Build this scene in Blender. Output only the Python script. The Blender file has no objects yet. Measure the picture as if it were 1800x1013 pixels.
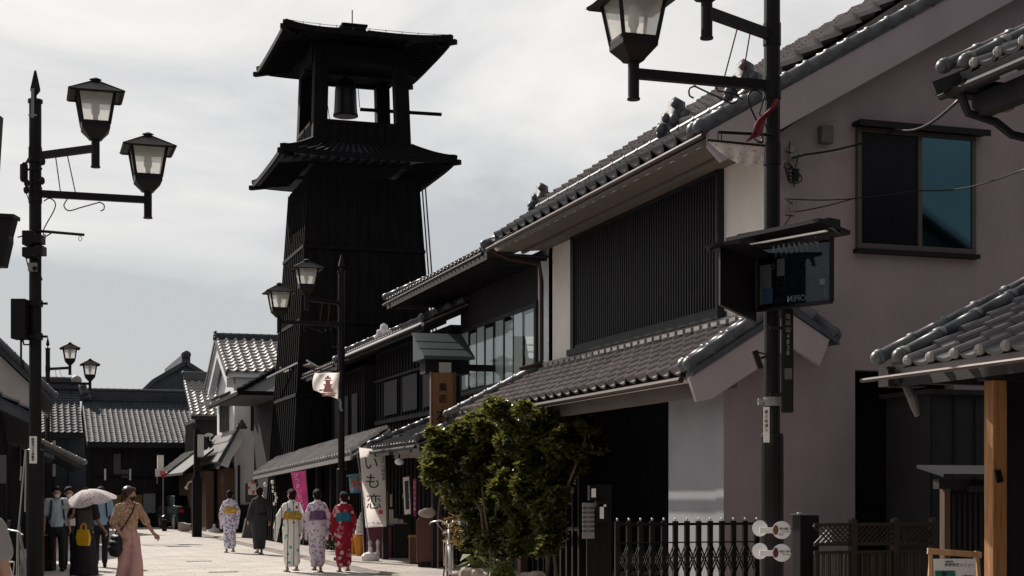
import bpy, bmesh, math, random
from mathutils import Vector, Matrix, noise
random.seed(7)
S=bpy.context.scene
C=S.collection
PI=math.pi
R=math.radians
# ---------------- camera ----------------
F=2700.0; CX=900.0; HY=869.0; EYE=1.5
TH=math.atan(870/2700.0); cs=math.cos(TH); sn=math.sin(TH)
cam=bpy.data.cameras.new('camera'); co=bpy.data.objects.new('camera',cam); C.objects.link(co)
cam.sensor_width=36; cam.lens=36*F/1800; cam.shift_y=(HY-506.5)/1800
cam.clip_start=.1; cam.clip_end=3000
co.location=(0,0,EYE); co.rotation_euler=(R(90),0,-TH)
S.camera=co
# ---------------- sky + sun ----------------
SUN_EL=R(37); sd=Vector((-.33,.944,0)).normalized()*math.cos(SUN_EL)+Vector((0,0,math.sin(SUN_EL)))
w=bpy.data.worlds.new('World'); S.world=w; w.use_nodes=True
nt=w.node_tree; nt.nodes.clear()
def N(nt,t,**k):
    n=nt.nodes.new(t)
    for a,b in k.items(): setattr(n,a,b)
    return n
out=N(nt,'ShaderNodeOutputWorld'); bg=N(nt,'ShaderNodeBackground'); bg.inputs[1].default_value=.1
sky=N(nt,'ShaderNodeTexSky',sky_type='NISHITA'); sky.sun_disc=False; sky.sun_elevation=SUN_EL; sky.sun_rotation=math.atan2(sd.x,sd.y)
tc=N(nt,'ShaderNodeTexCoord'); sep=N(nt,'ShaderNodeSeparateXYZ'); nt.links.new(tc.outputs['Generated'],sep.inputs[0])
mp=N(nt,'ShaderNodeMapping'); mp.inputs['Scale'].default_value=(1,1,2.6); nt.links.new(tc.outputs['Generated'],mp.inputs[0])
n1=N(nt,'ShaderNodeTexNoise'); n1.inputs['Scale'].default_value=3.4; n1.inputs['Detail'].default_value=9; n1.inputs['Roughness'].default_value=.56; n1.inputs['Distortion'].default_value=.5
nt.links.new(mp.outputs[0],n1.inputs['Vector'])
n2=N(nt,'ShaderNodeMath',operation='MULTIPLY_ADD'); n2.inputs[1].default_value=.44; nt.links.new(n1.outputs['Fac'],n2.inputs[0]); nt.links.new(sep.outputs['Z'],n2.inputs[2])
cr=N(nt,'ShaderNodeValToRGB'); e=cr.color_ramp.elements
e[0].position=.20; e[0].color=(.43,.437,.448,1); e[1].position=.57; e[1].color=(.90,.868,.83,1)
m=cr.color_ramp.elements.new(.37); m.color=(.455,.462,.472,1)
m=cr.color_ramp.elements.new(.47); m.color=(.66,.65,.635,1)
nt.links.new(n2.outputs[0],cr.inputs[0])
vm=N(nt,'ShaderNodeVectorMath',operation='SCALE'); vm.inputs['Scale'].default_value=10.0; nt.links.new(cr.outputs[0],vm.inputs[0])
# the cloud layer is brighter on the sun's side of the sky, dimmed out of view behind the camera to deepen shade
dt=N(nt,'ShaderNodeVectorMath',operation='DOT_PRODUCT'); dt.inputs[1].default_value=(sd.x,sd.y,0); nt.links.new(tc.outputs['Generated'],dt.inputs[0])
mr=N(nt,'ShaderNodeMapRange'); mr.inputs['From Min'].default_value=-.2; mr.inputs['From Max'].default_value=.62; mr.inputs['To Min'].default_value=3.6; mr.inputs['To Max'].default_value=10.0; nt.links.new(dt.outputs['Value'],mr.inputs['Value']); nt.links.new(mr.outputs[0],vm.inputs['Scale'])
mx=N(nt,'ShaderNodeMix',data_type='RGBA'); mx.inputs[0].default_value=.92
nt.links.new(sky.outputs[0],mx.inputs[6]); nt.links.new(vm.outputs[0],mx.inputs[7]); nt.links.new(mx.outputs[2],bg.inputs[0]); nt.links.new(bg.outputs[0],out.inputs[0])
sl=bpy.data.lights.new('sun','SUN'); sl.energy=5.0; sl.angle=R(.6); sl.color=(1,.925,.84)
so=bpy.data.objects.new('sun',sl); C.objects.link(so); so.rotation_euler=sd.to_track_quat('Z','Y').to_euler(); so.location=(0,0,60)
S.view_settings.view_transform='Standard'; S.view_settings.look='None'; S.view_settings.exposure=.24; S.view_settings.gamma=1
S.render.engine='CYCLES'
# ---------------- position helpers (real coordinates: x across the street, y along it) ----------------
def at_d(px,py,D):
    k=(px-CX)/F
    return Vector((D*(k*cs+sn),D*(cs-k*sn),EYE+(HY-py)/F*D))
def at_u(px,py,u):
    k=(px-CX)/F; return at_d(px,py,u/(k*cs+sn))
def at_v(px,py,v):
    k=(px-CX)/F; return at_d(px,py,v/(cs-k*sn))
def at_g(px,py): return at_d(px,py,F*EYE/(py-HY))
# ---------------- materials ----------------
MATS={}
def mat(name,col,rough=.8,var=.18,scale=3.0,bump=0.0,bscale=60,metal=0,stretch=(1,1,1),spec=.4,col2=None,detail=5):
    if name in MATS: return MATS[name]
    m=bpy.data.materials.new(name); m.use_nodes=True; t=m.node_tree; b=t.nodes['Principled BSDF']
    tc=N(t,'ShaderNodeTexCoord'); mp=N(t,'ShaderNodeMapping'); mp.inputs['Scale'].default_value=stretch; t.links.new(tc.outputs['Object'],mp.inputs[0])
    n=N(t,'ShaderNodeTexNoise'); n.inputs['Scale'].default_value=scale; n.inputs['Detail'].default_value=detail; n.inputs['Roughness'].default_value=.6; t.links.new(mp.outputs[0],n.inputs['Vector'])
    r=N(t,'ShaderNodeValToRGB'); a,bb=r.color_ramp.elements; a.position=.3; bb.position=.7
    c2=col2 if col2 else tuple(min(1,c*(1+var)) for c in col)
    c1=tuple(c*(1-var) for c in col)
    a.color=(*c1,1); bb.color=(*c2,1); t.links.new(n.outputs['Fac'],r.inputs[0]); t.links.new(r.outputs[0],b.inputs['Base Color'])
    b.inputs['Roughness'].default_value=rough; b.inputs['Metallic'].default_value=metal
    b.inputs['Specular IOR Level'].default_value=spec
    if bump:
        n3=N(t,'ShaderNodeTexNoise'); n3.inputs['Scale'].default_value=bscale; n3.inputs['Detail'].default_value=4; t.links.new(mp.outputs[0],n3.inputs['Vector'])
        bp=N(t,'ShaderNodeBump'); bp.inputs['Strength'].default_value=bump; bp.inputs['Distance'].default_value=.02
        t.links.new(n3.outputs['Fac'],bp.inputs['Height']); t.links.new(bp.outputs[0],b.inputs['Normal'])
    MATS[name]=m; return m
def stone_paving(name,c1,c2,mortar,scale,rot=0,bw=.6,rh=.3,ms=.012):
    m=bpy.data.materials.new(name); m.use_nodes=True; t=m.node_tree; b=t.nodes['Principled BSDF']
    tc=N(t,'ShaderNodeTexCoord'); mp=N(t,'ShaderNodeMapping'); mp.inputs['Rotation'].default_value=(0,0,rot); t.links.new(tc.outputs['Object'],mp.inputs[0])
    br=N(t,'ShaderNodeTexBrick'); br.inputs['Scale'].default_value=scale; br.inputs['Color1'].default_value=(*c1,1); br.inputs['Color2'].default_value=(*c2,1); br.inputs['Mortar'].default_value=(*mortar,1)
    br.inputs['Mortar Size'].default_value=ms; br.inputs['Brick Width'].default_value=bw; br.inputs['Row Height'].default_value=rh
    t.links.new(mp.outputs[0],br.inputs['Vector'])
    n=N(t,'ShaderNodeTexNoise'); n.inputs['Scale'].default_value=.9; n.inputs['Detail'].default_value=8; n.inputs['Roughness'].default_value=.7; t.links.new(tc.outputs['Object'],n.inputs['Vector'])
    r=N(t,'ShaderNodeValToRGB'); r.color_ramp.elements[0].position=.3; r.color_ramp.elements[0].color=(.62,.62,.64,1); r.color_ramp.elements[1].position=.62; r.color_ramp.elements[1].color=(1,1,1,1)
    t.links.new(n.outputs['Fac'],r.inputs[0])
    mm=N(t,'ShaderNodeMix',data_type='RGBA',blend_type='MULTIPLY'); mm.inputs[0].default_value=1
    t.links.new(br.outputs[0],mm.inputs[6]); t.links.new(r.outputs[0],mm.inputs[7]); t.links.new(mm.outputs[2],b.inputs['Base Color'])
    b.inputs['Roughness'].default_value=.85
    bp=N(t,'ShaderNodeBump'); bp.inputs['Strength'].default_value=.3; n3=N(t,'ShaderNodeTexNoise'); n3.inputs['Scale'].default_value=90; t.links.new(tc.outputs['Object'],n3.inputs['Vector']); t.links.new(n3.outputs['Fac'],bp.inputs['Height']); bp.inputs['Distance'].default_value=.01; t.links.new(bp.outputs[0],b.inputs['Normal'])
    return m
def cloth(name,base,spots,scale=9,thr=.32,spots2=None,rough=.85,stripe=None,sscale=9):
    m=bpy.data.materials.new(name); m.use_nodes=True; t=m.node_tree; b=t.nodes['Principled BSDF']
    tc=N(t,'ShaderNodeTexCoord'); b.inputs['Roughness'].default_value=rough; b.inputs['Specular IOR Level'].default_value=.2
    cur=None
    def layer(prev,col,sc,th,off):
        mp=N(t,'ShaderNodeMapping'); mp.inputs['Location'].default_value=(off,off*2,off*.5); t.links.new(tc.outputs['Object'],mp.inputs[0])
        nz=N(t,'ShaderNodeTexNoise'); nz.inputs['Scale'].default_value=sc*2.2; t.links.new(mp.outputs[0],nz.inputs['Vector'])
        ad=N(t,'ShaderNodeVectorMath',operation='MULTIPLY_ADD'); ad.inputs[1].default_value=(.06,.06,.06); t.links.new(nz.outputs['Color'],ad.inputs[0]); t.links.new(mp.outputs[0],ad.inputs[2])
        v=N(t,'ShaderNodeTexVoronoi'); v.inputs['Scale'].default_value=sc; t.links.new(ad.outputs[0],v.inputs['Vector'])
        lt=N(t,'ShaderNodeMath',operation='LESS_THAN'); lt.inputs[1].default_value=th; t.links.new(v.outputs['Distance'],lt.inputs[0])
        x=N(t,'ShaderNodeMix',data_type='RGBA'); t.links.new(lt.outputs[0],x.inputs[0])
        if isinstance(prev,tuple): x.inputs[6].default_value=(*prev,1)
        else: t.links.new(prev,x.inputs[6])
        x.inputs[7].default_value=(*col,1); return x.outputs[2]
    cur=layer(base,spots,scale,thr,0)
    if spots2: cur=layer(cur,spots2,scale*.8,thr*.8,3.3)
    if stripe:
        sx=N(t,'ShaderNodeSeparateXYZ'); t.links.new(tc.outputs['Object'],sx.inputs[0])
        a=N(t,'ShaderNodeMath',operation='MULTIPLY'); a.inputs[1].default_value=sscale; t.links.new(sx.outputs[0],a.inputs[0])
        f=N(t,'ShaderNodeMath',operation='FRACT'); t.links.new(a.outputs[0],f.inputs[0])
        l=N(t,'ShaderNodeMath',operation='LESS_THAN'); l.inputs[1].default_value=.13; t.links.new(f.outputs[0],l.inputs[0])
        x=N(t,'ShaderNodeMix',data_type='RGBA'); t.links.new(l.outputs[0],x.inputs[0]); t.links.new(cur,x.inputs[6]); x.inputs[7].default_value=(*stripe,1); cur=x.outputs[2]
    t.links.new(cur,b.inputs['Base Color']); return m
def glass(name,tint=(1,1,1),refl=.3,rough=.02):
    m=bpy.data.materials.new(name); m.use_nodes=True; t=m.node_tree; t.nodes.clear()
    o=N(t,'ShaderNodeOutputMaterial'); g=N(t,'ShaderNodeBsdfGlossy'); g.inputs['Roughness'].default_value=rough; g.inputs[0].default_value=(.9,.95,1,1)
    tr=N(t,'ShaderNodeBsdfTransparent'); tr.inputs[0].default_value=(*tint,1); x=N(t,'ShaderNodeMixShader'); x.inputs[0].default_value=refl
    t.links.new(tr.outputs[0],x.inputs[1]); t.links.new(g.outputs[0],x.inputs[2]); t.links.new(x.outputs[0],o.inputs[0]); return m
def frosted(name):
    m=bpy.data.materials.new(name); m.use_nodes=True; t=m.node_tree; t.nodes.clear()
    o=N(t,'ShaderNodeOutputMaterial'); d=N(t,'ShaderNodeBsdfDiffuse'); d.inputs[0].default_value=(.8,.78,.72,1)
    tr=N(t,'ShaderNodeBsdfTranslucent'); tr.inputs[0].default_value=(.98,.96,.9,1); x=N(t,'ShaderNodeMixShader'); x.inputs[0].default_value=.75
    g=N(t,'ShaderNodeBsdfTransparent'); y=N(t,'ShaderNodeMixShader'); y.inputs[0].default_value=.42
    t.links.new(d.outputs[0],x.inputs[1]); t.links.new(tr.outputs[0],x.inputs[2]); t.links.new(x.outputs[0],y.inputs[1]); t.links.new(g.outputs[0],y.inputs[2]); t.links.new(y.outputs[0],o.inputs[0]); return m
M={}
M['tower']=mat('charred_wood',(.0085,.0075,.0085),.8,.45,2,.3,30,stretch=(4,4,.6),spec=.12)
M['black']=mat('black_wood',(.017,.015,.017),.7,.3,2,.25,40,stretch=(3,3,.5),spec=.25)
M['grille']=mat('dark_grille',(.017,.016,.018),.6,.2,3,.1,40,spec=.3)
M['dark']=mat('dark_interior',(.025,.022,.025),.9,.2)
M['postm']=mat('brown_black_metal',(.009,.007,.008),.5,.2,4,.05,80,spec=.2)
M['iron']=mat('black_iron',(.012,.011,.012),.35,.2,6,0,metal=.5)
M['shadep']=mat('shaded_plaster',(.27,.27,.30),.9,.12,1.0,.3,120)  # white plaster with the shade under the pent roof put into its colour
M['pink']=mat('mauve_plaster',(.33,.262,.285),.9,.16,1.3,.5,140,stretch=(1,1,.45),detail=9)
M['white']=mat('white_plaster',(.76,.71,.67),.9,.08,1.2,.3,120)
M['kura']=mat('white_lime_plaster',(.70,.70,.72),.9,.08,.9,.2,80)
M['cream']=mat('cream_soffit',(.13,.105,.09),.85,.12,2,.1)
M['trim']=mat('mauve_board',(.37,.31,.335),.8,.08,1.5,.15)
M['tile']=mat('grey_roof_tile',(.092,.088,.094),.50,.35,1.9,.12,25,spec=.55,detail=9)
M['tilep']=mat('weathered_roof_tile',(.20,.17,.172),.55,.32,2.2,.15,25,spec=.5,detail=9)
M['tiled']=mat('dark_roof_tile',(.05,.055,.068),.55,.4,2.0,.12,25,spec=.5,detail=9)
M['ridge']=mat('blue_grey_ridge_tile',(.062,.068,.080),.45,.3,3,.08,30,spec=.6)
M['knob']=mat('pale_tile_end',(.25,.235,.23),.55,.25,8,.1,30,spec=.5)
M['copper']=mat('copper_pipe',(.05,.03,.026),.45,.25,4,0,metal=.5)
M['woodo']=mat('orange_wood',(.30,.14,.05),.6,.45,5,.5,30,stretch=(5,5,.4))
M['woodb']=mat('brown_wood',(.10,.055,.035),.65,.3,3,.2,60,stretch=(5,5,.4))
M['signw']=mat('signboard_wood',(.23,.11,.055),.6,.2,3,.15,60,stretch=(5,5,.4))
M['asph']=mat('asphalt',(.10,.10,.105),.9,.15,2,.3,200)
M['stone']=mat('pale_stone',(.40,.34,.29),.85,.2,5,.4,50)
M['grey']=mat('grey_metal',(.22,.21,.21),.5,.1,4)
M['boxg']=mat('grey_box',(.10,.09,.095),.6,.1,4)
M['vwhite']=mat('white_paint',(.78,.76,.73),.6,.04,5)
M['ink']=mat('black_ink',(.008,.008,.009),.6,.1)
M['red']=mat('red_paint',(.55,.02,.02),.45,.1)
M['greenroof']=mat('verdigris_copper_sheet',(.055,.075,.075),.5,.15,3,.1,20,metal=.2)
M['glass']=glass('window_glass',(.92,.95,.95),.12)
M['dglass']=glass('dark_glass',(.62,.66,.7),.03)
M['tglass']=glass('teal_window_glass',(.25,.5,.55),.10)
M['frost']=frosted('frosted_glass')
M['curtain']=mat('curtain',(.72,.72,.70),.9,.06,4,stretch=(1,14,.3))
M['skin']=mat('skin',(.42,.24,.17),.55,.06,6)
M['hair']=mat('dark_hair',(.014,.009,.008),.75,.3,30,.4,80,stretch=(6,6,1),spec=.12)
def translucent(m,amt,col):
    t=m.node_tree; b=t.nodes['Principled BSDF']; o=[n for n in t.nodes if n.type=='OUTPUT_MATERIAL'][0]
    tr=N(t,'ShaderNodeBsdfTranslucent'); x=N(t,'ShaderNodeMixShader'); x.inputs[0].default_value=amt
    if col: tr.inputs[0].default_value=(*col,1)
    else:
        l=b.inputs['Base Color'].links
        if l: t.links.new(l[0].from_socket,tr.inputs[0])
    t.links.new(b.outputs[0],x.inputs[1]); t.links.new(tr.outputs[0],x.inputs[2]); t.links.new(x.outputs[0],o.inputs[0]); return m
M['leaf']=translucent(mat('glossy_leaf',(.035,.045,.014),.22,.5,2.5,0,spec=.9,col2=(.07,.072,.018)),.30,(.24,.24,.04))
M['bannerc']=translucent(mat('banner_cloth',(.80,.78,.75),.85,.04,4),.72,(.95,.92,.90))
M['bark']=mat('bark',(.14,.105,.075),.85,.3,9,.5,60)
M['silver']=mat('silver_metal',(.5,.49,.47),.3,.1,5,metal=.8)
M['rubber']=mat('rubber',(.015,.015,.015),.7,.1)
# ---------------- mesh builder ----------------
def curve(pts,n=6):
    P=[Vector(p) for p in pts]; out=[]
    for i in range(len(P)-1):
        p0,p1,p2,p3=P[max(i-1,0)],P[i],P[i+1],P[min(i+2,len(P)-1)]
        for k in range(n):
            t=k/n; out.append(.5*((2*p1)+(p2-p0)*t+(2*p0-5*p1+4*p2-p3)*t*t+(3*p1-p0-3*p2+p3)*t**3))
    return out+[P[-1]]
class MB:
    def __init__(s): s.v=[]; s.f=[]; s.m=[]; s.cur=0
    def add(s,vs,fs):
        o=len(s.v); s.v+= [Vector(p) for p in vs]; s.f+=[tuple(i+o for i in f) for f in fs]; s.m+=[s.cur]*len(fs); return s
    def bx(s,x0,x1,y0,y1,z0,z1):
        if x0>x1:x0,x1=x1,x0
        if y0>y1:y0,y1=y1,y0
        if z0>z1:z0,z1=z1,z0
        return s.add([(x0,y0,z0),(x1,y0,z0),(x1,y1,z0),(x0,y1,z0),(x0,y0,z1),(x1,y0,z1),(x1,y1,z1),(x0,y1,z1)],[(0,3,2,1),(4,5,6,7),(0,1,5,4),(1,2,6,5),(2,3,7,6),(3,0,4,7)])
    def bar(s,p,q,wd,h,up=(0,0,1)):
        p=Vector(p);q=Vector(q);d=(q-p).normalized();up=Vector(up)
        a=d.cross(up)
        if a.length<1e-4: a=Vector((1,0,0))
        a.normalize(); b=a.cross(d).normalized(); a=a*wd/2; b=b*h/2
        vs=[p-a-b,p+a-b,p+a+b,p-a+b,q-a-b,q+a-b,q+a+b,q-a+b]
        return s.add(vs,[(0,3,2,1),(4,5,6,7),(0,1,5,4),(1,2,6,5),(2,3,7,6),(3,0,4,7)][::1])
    def tube(s,pts,r,n=8,cap=True):
        pts=[Vector(p) for p in pts]; rs=r if isinstance(r,(list,tuple)) else [r]*len(pts)
        rings=[]; prev=None
        for i,p in enumerate(pts):
            d=(pts[min(i+1,len(pts)-1)]-pts[max(i-1,0)])
            if d.length<1e-6: d=Vector((0,0,1))
            d.normalize()
            if prev is None:
                a=d.cross(Vector((0,0,1)))
                if a.length<1e-3: a=Vector((1,0,0))
                a.normalize()
            else:
                a=prev-d*prev.dot(d)
                if a.length<1e-4: a=d.cross(Vector((0,1,0)))
                a.normalize()
            prev=a; b=d.cross(a)
            rings.append([p+(a*math.cos(2*PI*j/n)+b*math.sin(2*PI*j/n))*rs[i] for j in range(n)])
        return s.loft(rings,cap)
    def loft(s,rings,cap=True,closed=True):
        n=len(rings[0]); vs=[p for r in rings for p in r]; fs=[]
        for i in range(len(rings)-1):
            for j in range(n if closed else n-1):
                k=(j+1)%n; fs.append((i*n+j,i*n+k,(i+1)*n+k,(i+1)*n+j))
        if cap and closed:
            fs.append(tuple(range(n-1,-1,-1))); fs.append(tuple((len(rings)-1)*n+j for j in range(n)))
        return s.add(vs,fs)
    def ell(s,c,rx,ry,rz,nu=12,nv=8,rot=None):
        c=Vector(c); rings=[]
        for i in range(nv+1):
            ph=-PI/2+PI*i/nv; rr=max(math.cos(ph),.001)
            ring=[]
            for j in range(nu):
                q=Vector((rx*rr*math.cos(2*PI*j/nu),ry*rr*math.sin(2*PI*j/nu),rz*math.sin(ph)))
                if rot: q=rot@q
                ring.append(c+q)
            rings.append(ring)
        return s.loft(rings,True)
    def cap(s,p,r0,q,r1,n=10,flat=None):
        # tapered capsule
        p=Vector(p);q=Vector(q);d=(q-p)
        L=d.length
        if L<1e-5: return s.ell(p,r0,r0,r0)
        d.normalize(); pts=[];rs=[]
        for a in (0,.35,.7,1): pts.append(p-d*r0*math.cos(a*PI/2)); rs.append(max(r0*math.sin(a*PI/2),.001))
        for a in (.25,.5,.75): pts.append(p+(q-p)*a); rs.append(r0+(r1-r0)*a)
        for a in (1,.7,.35,0): pts.append(q+d*r1*math.cos(a*PI/2)); rs.append(max(r1*math.sin(a*PI/2),.001))
        return s.tube(pts,rs,n)
    def prism(s,poly,vec):
        vec=Vector(vec); n=len(poly); P=[Vector(p) for p in poly]
        vs=P+[p+vec for p in P]; fs=[tuple(range(n-1,-1,-1)),tuple(range(n,2*n))]+[(i,(i+1)%n,n+(i+1)%n,n+i) for i in range(n)]
        return s.add(vs,fs)
    def xf(s,Mx):
        s.v=[Mx@v for v in s.v]; return s
    def join(s,o,mi=None):
        n=len(s.m); s.add(o.v,o.f); s.m[n:]=([mi]*len(o.f) if mi is not None else list(o.m)); return s
    def mesh(s,name,m,smooth=False,off=None):
        me=bpy.data.meshes.new(name)
        vs=[tuple(v-off) for v in s.v] if off is not None else [tuple(v) for v in s.v]
        me.from_pydata(vs,[],s.f); me.update()
        bm=bmesh.new(); bm.from_mesh(me); bmesh.ops.recalc_face_normals(bm,faces=bm.faces); bm.to_mesh(me); bm.free()
        if m:
            for q in (m if isinstance(m,(tuple,list)) else (m,)): me.materials.append(M[q] if isinstance(q,str) else q)
            if isinstance(m,(tuple,list)): me.polygons.foreach_set('material_index',s.m)
        if smooth: me.polygons.foreach_set('use_smooth',[True]*len(me.polygons))
        return me
def tag(o,label,cat,group=None):
    o['label']=label; o['category']=cat
    if group: o['group']=group
    return o
def thing(name,label,cat,loc=(0,0,0),rz=0,group=None):
    o=bpy.data.objects.new(name,None); C.objects.link(o); o.location=loc; o.rotation_euler=(0,0,rz); o.empty_display_size=.2
    return tag(o,label,cat,group)
def root_of(o):
    while o.parent: o=o.parent
    return o
def part(mb,name,m,parent,local=False,smooth=False,bevel=0,label=None):
    off=None if (local or parent is None) else Vector(root_of(parent).location)
    me=mb.mesh(name,m,smooth,off); o=bpy.data.objects.new(name,me); C.objects.link(o)
    if parent: o.parent=parent
    if bevel:
        b=o.modifiers.new('bevel','BEVEL'); b.width=bevel; b.segments=2; b.limit_method='ANGLE'
    if label: o['label']=label
    return o
def struct(mb,name,m,smooth=False,kind='structure'):
    o=part(mb,name,m,None,smooth=smooth); o['kind']=kind; return o
def solo(mb,name,m,label,cat,group=None,smooth=False,bevel=0,loc=None,rz=0):
    if loc is None: 
        c=sum(mb.v,Vector())/len(mb.v); zmin=min(v.z for v in mb.v); L=Vector((c.x,c.y,zmin))
        me=mb.mesh(name,m,smooth,L)
    else: L=Vector(loc); me=mb.mesh(name,m,smooth)
    o=bpy.data.objects.new(name,me); C.objects.link(o); o.location=L; o.rotation_euler=(0,0,rz)
    if bevel:
        b=o.modifiers.new('bevel','BEVEL'); b.width=bevel; b.segments=2
    return tag(o,label,cat,group)
def copy_tree(o,parent=None):
    c=o.copy(); C.objects.link(c); c.parent=parent
    for ch in list(o.children): copy_tree(ch,c)
    return c
DG=None
TS=bpy.data.scenes.new('workbench')
def evaluated(me,mods):
    o=bpy.data.objects.new('tmp',me); TS.collection.objects.link(o)
    for t,k in mods:
        md=o.modifiers.new('m',t)
        for a,b in k.items(): setattr(md,a,b)
    TS.view_layers[0].update(); dg=TS.view_layers[0].depsgraph; dg.update()
    r=bpy.data.meshes.new_from_object(o.evaluated_get(dg)); bpy.data.objects.remove(o); return r
VOXK=1.0
def blob(mb,name,m,parent,voxel=.012,sm=3,folds=0,fs=7):
    voxel*=VOXK
    me=mb.mesh(name,None); r=evaluated(me,[('REMESH',dict(mode='VOXEL',voxel_size=voxel)),('SMOOTH',dict(iterations=sm,factor=.5))])
    r.name=name; r.materials.clear(); r.materials.append(M[m] if isinstance(m,str) else m)
    if folds:
        for v in r.vertices:
            n=noise.noise(Vector((v.co.x*fs*2.2,v.co.y*fs*2.2,v.co.z*fs*.45)))
            v.co+= v.normal*n*folds
    r.polygons.foreach_set('use_smooth',[True]*len(r.polygons))
    o=bpy.data.objects.new(name,r); C.objects.link(o); o.parent=parent; return o
def text(s,size,parent,m,loc,name='lettering',rz=0,vertical=False,depth=.004,rx=0,space=1.0,mirror=False):
    cu=bpy.data.curves.new('t','FONT'); cu.body='\n'.join(s) if vertical else s; cu.size=size; cu.extrude=depth; cu.align_x='CENTER'; cu.align_y='CENTER'; cu.space_line=space
    o=bpy.data.objects.new('tt',cu); TS.collection.objects.link(o); TS.view_layers[0].update(); dg=TS.view_layers[0].depsgraph; dg.update()
    me=bpy.data.meshes.new_from_object(o.evaluated_get(dg)); bpy.data.objects.remove(o)
    for v in me.vertices:
        x,y,z=v.co; v.co=(-x if mirror else x,-z,y)
    me.materials.clear(); me.materials.append(M[m] if isinstance(m,str) else m); me.name=name
    t=bpy.data.objects.new(name,me); C.objects.link(t); t.parent=parent; t.location=loc; t.rotation_euler=(rx,0,rz); return t
# ---------------- roof tiles ----------------
def tile_mb(o,al,up,w,l,tw=.27,tl=.24,amp=.035,ns=7,lift=.03,knobs=False,thick=.05,shape=None):
    """wavy pan tiles in stepped courses; o = eave corner, al = along the eave, up = up the slope; shape(a,s)->bool keeps a tile"""
    o=Vector(o);al=Vector(al).normalized();up=Vector(up).normalized();nr=al.cross(up)
    if nr.z<0: nr=-nr
    nc=max(1,round(w/tw)); tw=w/nc; nrow=max(1,round(l/tl)); tl=l/nrow
    mb=MB(); prof=[]
    for j in range(ns+1):
        t=j/ns
        h=amp*math.sin(PI*t/.36) if t<.36 else -amp*.5*math.sin(PI*(t-.36)/.64)**.7
        prof.append((t,h))
    for c in range(nc):
        for r in range(nrow):
            if shape and not shape((c+.5)*tw,(r+.5)*tl): continue
            jit=random.uniform(-.004,.004); vs=[]
            for (t,h) in prof: vs.append(o+al*(c+t)*tw+up*r*tl+nr*(h+jit))
            for (t,h) in prof: vs.append(o+al*(c+t)*tw+up*r*tl+nr*(h+lift+jit))
            for (t,h) in prof: vs.append(o+al*(c+t)*tw+up*(r+1)*tl+nr*(h+jit))
            k=ns+1; fs=[]
            for j in range(ns): fs+=[(j,j+1,k+j+1,k+j),(k+j,k+j+1,2*k+j+1,2*k+j)]
            mb.add(vs,fs)
    if not shape:
        a=o-nr*(thick+amp*.5); q=[a,a+al*w,a+al*w+up*l,a+up*l]; mb.prism(q,nr*thick)
    return mb
def knob_mb(o,al,up,w,tw=.27,r=.045):
    o=Vector(o);al=Vector(al).normalized();up=Vector(up).normalized(); nc=max(1,round(w/tw)); tw=w/nc; mb=MB()
    nr=al.cross(up); nr=-nr if nr.z<0 else nr
    for c in range(nc): mb.ell(o+al*(c+.19)*tw+nr*.012-up*.005,r,r,r,8,6)
    return mb
def roll_mb(p,q,r=.07,step=.3,n=10,knob=True):
    p=Vector(p);q=Vector(q);L=(q-p).length;k=max(1,round(L/step)); pts=[];rs=[]
    for i in range(k):
        a=p+(q-p)*i/k; b=p+(q-p)*(i+1)/k
        pts+=[a,a+(b-a)*.12,a+(b-a)*.16,b]; rs+=[r*1.16,r*1.16,r*.97,r*.97]
    mb=MB(); mb.tube(pts,rs,n); mb.ell(p,r*1.12,r*1.12,r*1.12,10,8); return mb
def ridge_mb(p,q,h=.35,wd=.24,layers=4,r=.09):
    p=Vector(p);q=Vector(q);mb=MB()
    for i in range(layers):
        z=h*i/layers; ww=wd*(1-.12*i)+.03
        mb.bar(p+Vector((0,0,z+.02)),q+Vector((0,0,z+.02)),ww,h/layers*.55)
        mb.bar(p+Vector((0,0,z+h/layers*.6)),q+Vector((0,0,z+h/layers*.6)),ww*.72,h/layers*.75)
    mb.join(roll_mb(p+Vector((0,0,h+r*.5)),q+Vector((0,0,h+r*.5)),r,.3)); return mb
def oni_mb(c,s,facing):
    """ornamental end tile: a shouldered plaque with curls"""
    c=Vector(c); f=Vector(facing).normalized(); a=f.cross(Vector((0,0,1))).normalized(); mb=MB()
    pts=[]
    for x,z in [(-.55,-.1),(-.62,.15),(-.45,.28),(-.42,.55),(-.22,.62),(-.2,.85),(0,.98),(.2,.85),(.22,.62),(.42,.55),(.45,.28),(.62,.15),(.55,-.1)]: pts.append(c+a*x*s+Vector((0,0,z*s))-f*.12*s)
    mb.prism(pts,f*.24*s)
    for x,z,r in [(-.42,.12,.17),(.42,.12,.17),(-.28,.42,.14),(.28,.42,.14),(0,.35,.2),(0,.78,.13),(-.5,-.02,.1),(.5,-.02,.1)]:
        mb.ell(c+a*x*s+Vector((0,0,z*s))+f*.1*s,r*s*.9,r*s*.9,r*s,10,8)
    return mb
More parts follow.
